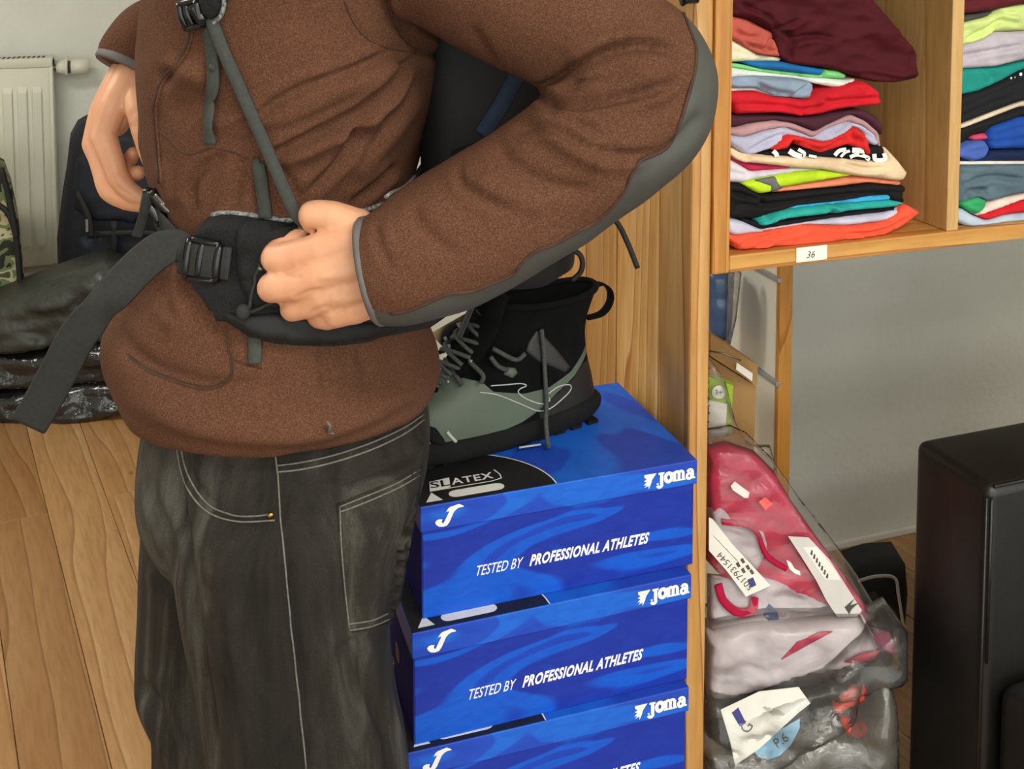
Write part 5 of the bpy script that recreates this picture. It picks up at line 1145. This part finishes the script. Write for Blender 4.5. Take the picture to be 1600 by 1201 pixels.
for L in ([(1120, 905), (1128, 930), (1150, 948), (1172, 945), (1176, 925)], [(1125, 808), (1160, 812), (1180, 825), (1195, 860), (1225, 880)]):
    g = MB().tube(smooth_path(np.array([lean(x, y) - FL * .012 for x, y in L]), 6), .0065, 10, flat=.6); obj('piping', g, M['pink'], pkb)
slab('blue_print', [(1190, 955), (1200, 938), (1212, 950), (1218, 972), (1200, 965)], cloth('#3a5a92'), pkb, .009, .002, .001, 0, 5)
def leanpoly(name, L, m, parent, push, th=.0008, **kw): return obj(name, MB().poly([lean(x, y) - FL * push for x, y in L], FL * th), m, parent, smooth=False, **kw)
def lean_text(txt, size, x, y, ang, m, parent, push, name='lettering', bold=0):
    v2, f2 = text_mesh(txt, size, 0, bold); c = lean(x, y) - FL * push; ex = lean(x + 10 * math.cos(ang), y + 10 * math.sin(ang)) - lean(x, y); ex /= np.linalg.norm(ex); ey = lean(x + 10 * math.sin(ang), y - 10 * math.cos(ang)) - lean(x, y); ey /= np.linalg.norm(ey)
    return obj(name, place_flat(v2, f2, c, ex, ey), m, parent, smooth=False)
leanpoly('clear_sticker', [(1139, 752), (1145, 745), (1168, 762), (1166, 770), (1160, 770), (1142, 758)], M['paper'], pkb, .014)
leanpoly('red_sticker', [(1182, 776), (1192, 769), (1204, 779), (1193, 789)], mat('red_sticker', '#ef3b1c', .4, '#e53417', 20), pkb, .014, .001)
t = leanpoly('price_tag', [(1104, 797), (1110, 800), (1140, 838), (1199, 902), (1161, 919), (1132, 880), (1104, 848)], M['paper'], pkb, .020); t['label'] = 'long white paper price tag with bar code'
for k in range(9):
    x, y = 1108 + k * 4.2, 822 + k * 4.4; leanpoly('bar', [(x, y), (x + (1.2 + k % 3), y + 1.4), (x + 7 + k % 3, y + 12 - k % 2), (x + 6, y + 11)] if False else [(x, y), (x + 1.4 + (k % 3) * .5, y + 1.6), (x + 7.6, y + 12 - 4), (x + 6, y + 7)], M['ink'], t, .0205, .0003)
lean_text('5017931544', .0135, 1173, 904, math.radians(-133), M['ink'], t, .0206)
leanpoly('blue_block', [(1163, 893), (1172, 889), (1177, 901), (1168, 905)], mat('tag_blue', '#2a2f78', .5, '#252a6c', 20), t, .0205, .0003)
for (x, y) in ((1145, 868), (1153, 877), (1152, 862), (1160, 872), (1166, 879)): leanpoly('tag_mark', [(x, y), (x + 4, y - 3), (x + 8, y + 4), (x + 4, y + 6)], M['ink'], t, .0205, .0003)
t = leanpoly('swing_tag', [(1226, 826), (1258, 828), (1290, 862), (1330, 925), (1340, 940), (1332, 950), (1302, 950), (1285, 925), (1270, 895), (1245, 855)], mat('tag_grey', '#cfcac6', .4, '#c5c0bb', 20), pkb, .020); t['label'] = 'rounded grey-white swing tag'
leanpoly('sticker', [(1248, 842), (1270, 842), (1300, 880), (1307, 893), (1283, 892)], M['paper'], t, .0206, .0003)
for k in range(7): x, y = 1262 + k * 4, 846 + k * 6; leanpoly('bar', [(x, y), (x + 2, y + 2), (x - 1 + 2, y + 9), (x - 2, y + 7)], M['ink'], t, .0212, .0003)
leanpoly('tag_emblem', [(1313, 935), (1328, 922), (1322, 932), (1335, 928), (1324, 938), (1320, 946)], M['ink'], t, .0206, .0003)
leanpoly('white_wave', [(1225, 866), (1232, 870), (1238, 880), (1246, 884), (1247, 890), (1238, 887), (1230, 880)], M['print_white'], pkb, .014)
slab('bag_film', [(1104, 690), (1150, 683), (1175, 695), (1215, 735), (1260, 800), (1300, 850), (1345, 910), (1380, 970), (1384, 1000), (1350, 985), (1330, 1030), (1240, 1045), (1104, 1070)], M['film_hazy'], pkb, .017, .060, .02, .008, 8, 5)
# --- lower bags
lean = lambda x, y: pt(x, y, 1.50 - (y - 960) * .00022)
b2 = thing('bagged_garment', 'flat bag with white cloth and pink trim below the pink bag', 'bagged garment', lean(1220, 1080) + FL * .02)
slab('garment', [(1106, 1000), (1180, 985), (1300, 975), (1355, 975), (1380, 1020), (1330, 1050), (1240, 1070), (1106, 1110)], M['white_cloth'], b2, 0, .05, .014, .006, 7, 8)
slab('pink_trim', [(1318, 1030), (1345, 1016), (1372, 1012), (1362, 1026), (1330, 1032)], M['pink'], b2, .008, .004, .002, 0)
slab('pink_trim', [(1245, 1000), (1280, 985), (1300, 984), (1270, 1000), (1220, 1028)], M['pink'], b2, .006, .004, .002, 0)
slab('bag_film', [(1104, 985), (1200, 965), (1345, 965), (1382, 1024), (1340, 1048), (1250, 1078), (1180, 1090), (1104, 1130)], M['film_hazy'], b2, .014, .075, .02, .008, 8, 9)
b3 = thing('bagged_goods', 'black goods in shiny clear plastic with white card and pale blue tag', 'bagged goods', lean(1220, 1190) + FL * .02)
slab('goods', [(1103, 1085), (1180, 1080), (1290, 1050), (1340, 1060), (1330, 1110), (1260, 1150), (1200, 1195), (1140, 1190), (1103, 1160)], M['dark_item'], b3, 0, .06, .02, .012, 7, 11)
wc = leanpoly('white_card', [(1121, 1090), (1180, 1062), (1241, 1055), (1259, 1080), (1240, 1095), (1180, 1150), (1143, 1175), (1136, 1140)], M['paper'], b3, .024); wc['label'] = 'creased white paper card'
leanpoly('card_print', [(1138, 1094), (1148, 1086), (1160, 1110), (1150, 1115)], mat('card_violet', '#3d3a86', .5, '#34327a', 20), wc, .0246, .0003)
lean_text('G', .022, 1162, 1128, math.radians(-55), M['ink'], wc, .0248)
for k in range(4): leanpoly('card_line', [(1185 + k * 6, 1086 + k * 1.5), (1190 + k * 6, 1084 + k * 1.5), (1205 + k * 5, 1096), (1202 + k * 5, 1099)], mat('faint_print', '#bdb8b0', .7, '#b3aea6', 20), wc, .0246, .0003)
bt = leanpoly('blue_tag', [(1170, 1152), (1200, 1130), (1243, 1105), (1243, 1120), (1230, 1145), (1212, 1162), (1195, 1168), (1180, 1164)], mat('tag_light_blue', '#86b8d4', .4, '#7aaeca', 20), b3, .022, .0008); bt['label'] = 'pale blue rounded tag'
lean_text('P.6', .018, 1208, 1150, math.radians(-35), M['ink'], bt, .0234)
slab('bag_film', [(1102, 1080), (1180, 1090), (1290, 1045), (1345, 1055), (1335, 1115), (1260, 1160), (1200, 1201), (1102, 1201)], M['film'], b3, .030, .08, .02, .014, 8, 12)
b4 = thing('bagged_goods', 'dark bag with orange net ends pushed against the sofa', 'bagged goods', lean(1360, 1190) + FL * .02)
slab('goods', [(1300, 1040), (1350, 990), (1395, 975), (1412, 1000), (1410, 1080), (1400, 1150), (1300, 1150)], M['dark_item'], b4, -.02, .06, .02, .01, 7, 14)
slab('orange_net', [(1300, 1095), (1320, 1080), (1345, 1072), (1358, 1076), (1352, 1092), (1330, 1102), (1302, 1112)], M['orange'], b4, .010, .02, .008, .006, 5, 15)
slab('orange_net', [(1312, 1122), (1335, 1118), (1352, 1130), (1355, 1140), (1335, 1148), (1318, 1142)], M['orange'], b4, .012, .02, .008, .006, 5, 16)
slab('dark_pattern', [(1362, 990), (1395, 1000), (1410, 1025), (1400, 1035), (1370, 1020)], cloth('#7d3a52'), b4, -.012, .01, .004, .003, 6, 17)
slab('bag_film', [(1290, 1040), (1350, 985), (1395, 960), (1416, 985), (1416, 1060), (1330, 1085), (1290, 1090)], M['film'], b4, .026, .07, .02, .012, 8, 18)
ob('poly_bag', 'big rumpled grey translucent bag at the bottom of the heap', 'bag', [(1098, 1178), (1160, 1200), (1230, 1172), (1290, 1152), (1330, 1160), (1362, 1128), (1395, 1085), (1412, 1095), (1424, 1140), (1428, 1230), (1400, 1420), (1100, 1420)], 1.42, M['film_grey'], .30, .06, 12, .03, seed=21)
# a filled sack inside and the sacks that carry the heap
for i, (x, y, v, r) in enumerate([(1250, 1330, 1.60, .13), (1190, 1560, 1.62, .15), (1340, 1580, 1.62, .15), (1230, 1120, 1.68, .11), (1330, 1180, 1.72, .11)]):
    c = pt(x, y, v); g = MB().sphere(c, r, 24, 16, (1.0, .75, 1.0)); V = np.array(g.v); V += np.array([noise.fractal(Vector(p) * 6, 1, 2, 3) for p in V])[:, None] * .02; V[:, 2] = np.maximum(V[:, 2], .002); V[:, 0] = np.clip(V[:, 0], XQ, 1.04)
    tag(obj('stuffed_sack', (V, g.f), cloth('#6b675f')), 'grey stuffed sack under the heap of plastic bags below the shelf', 'sack', 'sacks under the bag heap')
ob('dark_grey_bag', 'flat dark grey bag lying by the back wall beside the sofa', 'bag', [(1338, 905), (1375, 893), (1420, 890), (1424, 935), (1420, 985), (1380, 985), (1350, 940)], 2.05, cloth('#3c3e40'), .10, .02, 8, .01)
g = MB().tube(smooth_path(np.array([pt(1342, 907, 2.03), pt(1370, 900, 2.0), pt(1398, 903, 2.0), pt(1404, 930, 1.98), pt(1412, 980, 1.95)]), 6), .003, 8); tag(obj('cable', g, M['paper']), 'thin white cable hanging over the dark grey bag by the sofa', 'cable')
# ================================================================== SOFA
M['leather'] = mat('black_leather', '#121110', .45, '#171614', 30, bump=.25, bscale=260, bdist=.0012, coat=.1)
cA = pt(1546, 762, 1.40); SX, SY = cA[0], cA[1]; SZ = cA[2]
far = ptX(1428, 684, SX); SDp = max(.13, far[1] - SY)
so_ = thing('leather_sofa', 'black leather sofa corner with tall square backrest at the picture edge', 'sofa', (SX, SY, 0))
obj('backrest', MB().box((SX, SY, .05), (SX + 1.0, SY + SDp, SZ)), M['leather'], so_, bevel=.016, seg=4)
obj('seat', MB().box((SX + .012, SY - .62, .10), (SX + .99, SY - .004, pt(1560, 1075, 1.38)[2])), M['leather'], so_, bevel=.03, seg=5)
obj('base', MB().box((SX + .03, SY - .58, .05), (SX + .97, SY, .10)), M['leather'], so_, smooth=False)
for dx in (.06, .92):
    for dy in (-.54, .08): obj('foot', MB().box((SX + dx, SY + dy, 0), (SX + dx + .03, SY + dy + .03, .05)), M['steel'], so_, smooth=False)
for P_ in ([(SX - .0005, SY + .004, .08), (SX - .0005, SY + .004, SZ - .016)], [(SX + .004, SY - .0006, .4), (SX + .004, SY - .0006, SZ - .016)], [(SX + .012, SY + .004, SZ - .002), (SX + .95, SY + .004, SZ - .002)]): obj('piped_seam', MB().tube(P_, .0022, 8), M['leather'], so_)

# ================================================================== LEFT SIDE: radiator, bags on the floor
tl_ = ptY(82, 90, YL - .10); br_ = ptY(84, 414, YL - .10)
RXr, RZt, RZb = tl_[0], tl_[2], br_[2]; print('radiator', RXr, RZt, RZb)
rd = thing('radiator', 'cream enamelled panel radiator with vertical grooves on the far wall', 'radiator', (RXr - .5, YL - .06, RZb))
y0 = YL - .10; x0 = RXr - 1.0
obj('panel', MB().box((x0, y0, RZb), (RXr - .012, y0 + .014, RZt - .03)), M['rad'], rd, bevel=.006, seg=3)
pit = (ptY(50, 250, y0)[0] - ptY(27, 250, y0)[0])
k = 0; x = RXr - .030 - pit
zt2, zb2 = ptY(40, 136, y0)[2], ptY(40, 392, y0)[2]
while x > x0 + .04:
    g = MB(); z0, z1 = zb2, zt2
    ring = lambda z, s: [(x + .10 * pit, y0 + .001, z), (x + .22 * pit, y0 - .007 * s, z), (x + .78 * pit, y0 - .007 * s, z), (x + .90 * pit, y0 + .001, z)]
    g.loft([ring(z0, 0.05), ring(z0 + .02, 1), ring(z1 - .02, 1), ring(z1, 0.05)]); obj('rib', g, M['rad'], rd, smooth=False, bevel=.002)
    x -= pit; k += 1
obj('top_grille', MB().box((x0 - .002, y0 - .004, RZt - .034), (RXr, y0 + .075, RZt)), M['rad'], rd, bevel=.004)
g = MB()
for i in range(60): g.box((x0 + .02 + i * .016, y0 + .01, RZt), (x0 + .028 + i * .016, y0 + .065, RZt + .0012))
obj('grille_slots', g, M['ink'], rd, smooth=False, kind='stuff')
obj('side_cover', MB().box((RXr - .014, y0 - .003, RZb + .004), (RXr, y0 + .075, RZt - .004)), M['rad'], rd, bevel=.004)
vz = ptY(104, 105, y0 + .03)[2]; X = lambda px: ptY(px, 105, y0 + .03)[0]
def xt(a, b, r, m, name, par=rd, seg=18):
    r = r if hasattr(r, '__len__') else [r, r]; obj(name, MB().tube([(a, y0 + .035, vz), ((a + b) / 2, y0 + .035, vz), (b, y0 + .035, vz)], [r[0], (r[0] + r[1]) / 2, r[1]], seg), m, par)
xt(RXr - .01, X(92), .012, M['steel'], 'valve_pipe'); xt(X(88), X(103), [.020, .030], M['rad'], 'valve_body'); xt(X(102), X(106), .036, M['rad'], 'valve_flange'); xt(X(106), X(112), .022, M['ink'], 'valve_ring'); xt(X(111), X(139), [.029, .027], M['rad'], 'thermostat_head')
c = ptY(66, 434, y0 + .03); obj('lower_valve', MB().tube([(c[0] - .05, y0 + .03, c[2]), (c[0] + .03, y0 + .03, c[2])], .012, 12), M['steel'], rd); obj('valve_cap', MB().tube([(c[0], y0 - .01, c[2]), (c[0], y0 + .03, c[2])], .018, 14), M['rad'], rd); obj('drain_pipe', MB().tube([(c[0] + .02, y0 + .04, c[2]), (c[0] + .02, y0 + .04, .0)], .010, 12), M['steel'], rd)
# --- navy backpack leaning against the wall
M['navy'] = mat('navy_nylon', '#070b14', .75, '#0c111c', 20, bump=.3, bscale=300)
M['navy2'] = mat('navy_nylon_panel', '#0a101c', .7, '#0f1725', 20)
def lev(poly): d = ray(*np.mean(poly, 0)); d = np.array([d[0], d[1], 0]); return d / np.linalg.norm(d)
def standing(name, label, cat, poly, v, m, depth, rnd, wob=.01, sp=8, seed=1):
    mb = outline_thing(poly, lambda x, y: pt(x, y, v), sp, depth, rnd, wob, 5, seed, lev(poly)); V = np.array(mb.v); V[:, 2] = np.maximum(V[:, 2], .002); V[:, 1] = np.minimum(V[:, 1], YL - .004); return V, mb.f
vb_ = 3.36
nb = thing('navy_backpack', 'navy blue backpack leaning on the wall beside the radiator', 'backpack', pt(180, 600, vb_ + .1))
def np_part(name, poly, m, push, depth, rnd, wob=.006, seed=1, par=None, sp=8):
    V, F_2 = standing(name, '', '', poly, vb_ - push, m, depth, rnd, wob, sp, seed); return obj(name, (V, F_2), m, par or nb)
np_part('pack_body', [(90, 440), (88, 380), (95, 320), (103, 270), (108, 225), (120, 203), (148, 187), (190, 182), (230, 190), (262, 210), (275, 280), (275, 640), (110, 640)], M['navy'], 0, .20, .06, seed=3)
np_part('front_pocket', [(118, 445), (120, 375), (150, 366), (215, 366), (250, 372), (252, 470), (120, 470)], M['navy2'], .03, .06, .025, seed=4)
np_part('top_flap', [(112, 330), (118, 250), (150, 215), (200, 208), (240, 220), (252, 330), (210, 352), (150, 350)], M['navy2'], .012, .05, .02, seed=5)
for L in ([(120, 300), (138, 340), (142, 372)], [(178, 345), (178, 400)], [(150, 366), (210, 364), (250, 366)]): obj('strap', MB().ribbon(smooth_path(np.array([pt(a, b, vb_ - .05) for a, b in L]), 5), .022, .004, -FL), M['pack'], nb)
q = pt(189, 413, vb_ - .07); obj('round_badge', MB().poly([q + (RT * math.cos(a) + np.array([0, 0, math.sin(a)])) * .018 for a in np.linspace(0, 2 * math.pi, 24, endpoint=False)], FL * .003), M['print_white'], nb, smooth=False)
obj('badge_dot', MB().poly([q - FL * .0008 + (RT * math.cos(a) + np.array([0, 0, math.sin(a)])) * .007 for a in np.linspace(0, 2 * math.pi, 16, endpoint=False)], FL * .001), cloth('#6c7a5a'), nb, smooth=False)
obj('zip_pull', MB().box(tuple(pt(136, 352, vb_ - .06) - np.array([.004, .003, .02])), tuple(pt(136, 352, vb_ - .06) + np.array([.004, .003, .02]))), M['steel'], nb, smooth=False)
# --- camouflage backpack at the frame edge
def _camo():
    m, nt, b = _new('camouflage_cloth'); b.inputs['Roughness'].default_value = .8
    v = _coords(nt); n = _noise(nt, v, 15, 2, .5, .8)
    nt.links.new(_ramp(nt, n.outputs['Fac'], [(0, '#1a1c14'), (.42, '#1a1c14'), (.43, '#5f6d45'), (.5, '#5f6d45'), (.51, '#a89f80'), (.58, '#a89f80'), (.59, '#3c432c'), (1, '#3c432c')], 'CONSTANT'), b.inputs['Base Color']); return m
M['camo'] = _camo()
cbp = thing('camouflage_backpack', 'camouflage patterned backpack cut off by the picture edge', 'backpack', pt(-30, 620, 3.3))
V, F_2 = standing('', '', '', [(-120, 300), (-60, 262), (-10, 258), (8, 268), (20, 300), (30, 350), (36, 410), (40, 455), (34, 640), (-120, 640)], 3.22, None, .20, .05, .012, 8, 7); obj('pack_body', (V, F_2), M['camo'], cbp)
for L in ([(2, 262), (14, 310), (24, 360), (30, 420), (34, 470)], [(-5, 318), (14, 335), (26, 372)], [(-10, 470), (18, 468), (34, 455)]): obj('strap', MB().tube(smooth_path(np.array([pt(a, b, 3.19) for a, b in L]), 6), .009, 8), M['pack'], cbp)
# --- black goods in plastic on the floor
M['dark_poly'] = mat('dark_grey_poly', '#33352f', .5, '#272925', 5, bump=.8, bscale=11, bdist=.02, coat=.1)
M['shiny_black'] = mat('shiny_black_poly', '#121313', .16, '#1b1c1c', 6, bump=.9, bscale=16, bdist=.02, coat=.5)
def pile(name, label, cat, poly, v, m, depth, rnd, wob, seed, drop=None, film_=True):
    t = thing(name, label, cat, pt(*np.mean(poly, 0), v + depth / 2)); V, F_2 = standing('', '', '', poly, v, None, depth, rnd, wob, 7, seed); obj('goods', (V, F_2), m, t)
    if film_:
        Pm = np.mean(poly, 0); P2 = [tuple(Pm + (np.array(p) - Pm) * 1.03) for p in poly]; V, F_2 = standing('', '', '', P2, v - .012, None, depth, rnd, wob * 1.3, 7, seed + 1); obj('bag_film', (V, F_2), M['film'], t)
    return t
pile('bagged_goods', 'dark grey garment in clear bag on top of the black packages on the floor', 'bagged goods', [(-60, 500), (0, 482), (60, 458), (130, 432), (170, 420), (200, 430), (235, 470), (230, 520), (180, 545), (120, 540), (60, 556), (-60, 570)], 3.00, M['dark_poly'], .22, .05, .05, 31, film_=False)
pile('bagged_goods', 'shiny black package in the middle of the floor pile', 'bagged goods', [(-60, 575), (0, 560), (60, 556), (120, 540), (190, 540), (235, 530), (240, 590), (180, 612), (110, 608), (40, 615), (-60, 622)], 2.99, M['shiny_black'], .22, .05, .05, 33, film_=False)
pile('bagged_goods', 'shiny black package at the bottom of the floor pile', 'bagged goods', [(-60, 625), (40, 616), (110, 608), (190, 606), (240, 590), (240, 628), (200, 650), (150, 668), (100, 672), (20, 682), (-60, 688)], 2.98, M['shiny_black'], .22, .04, .045, 35, film_=False)
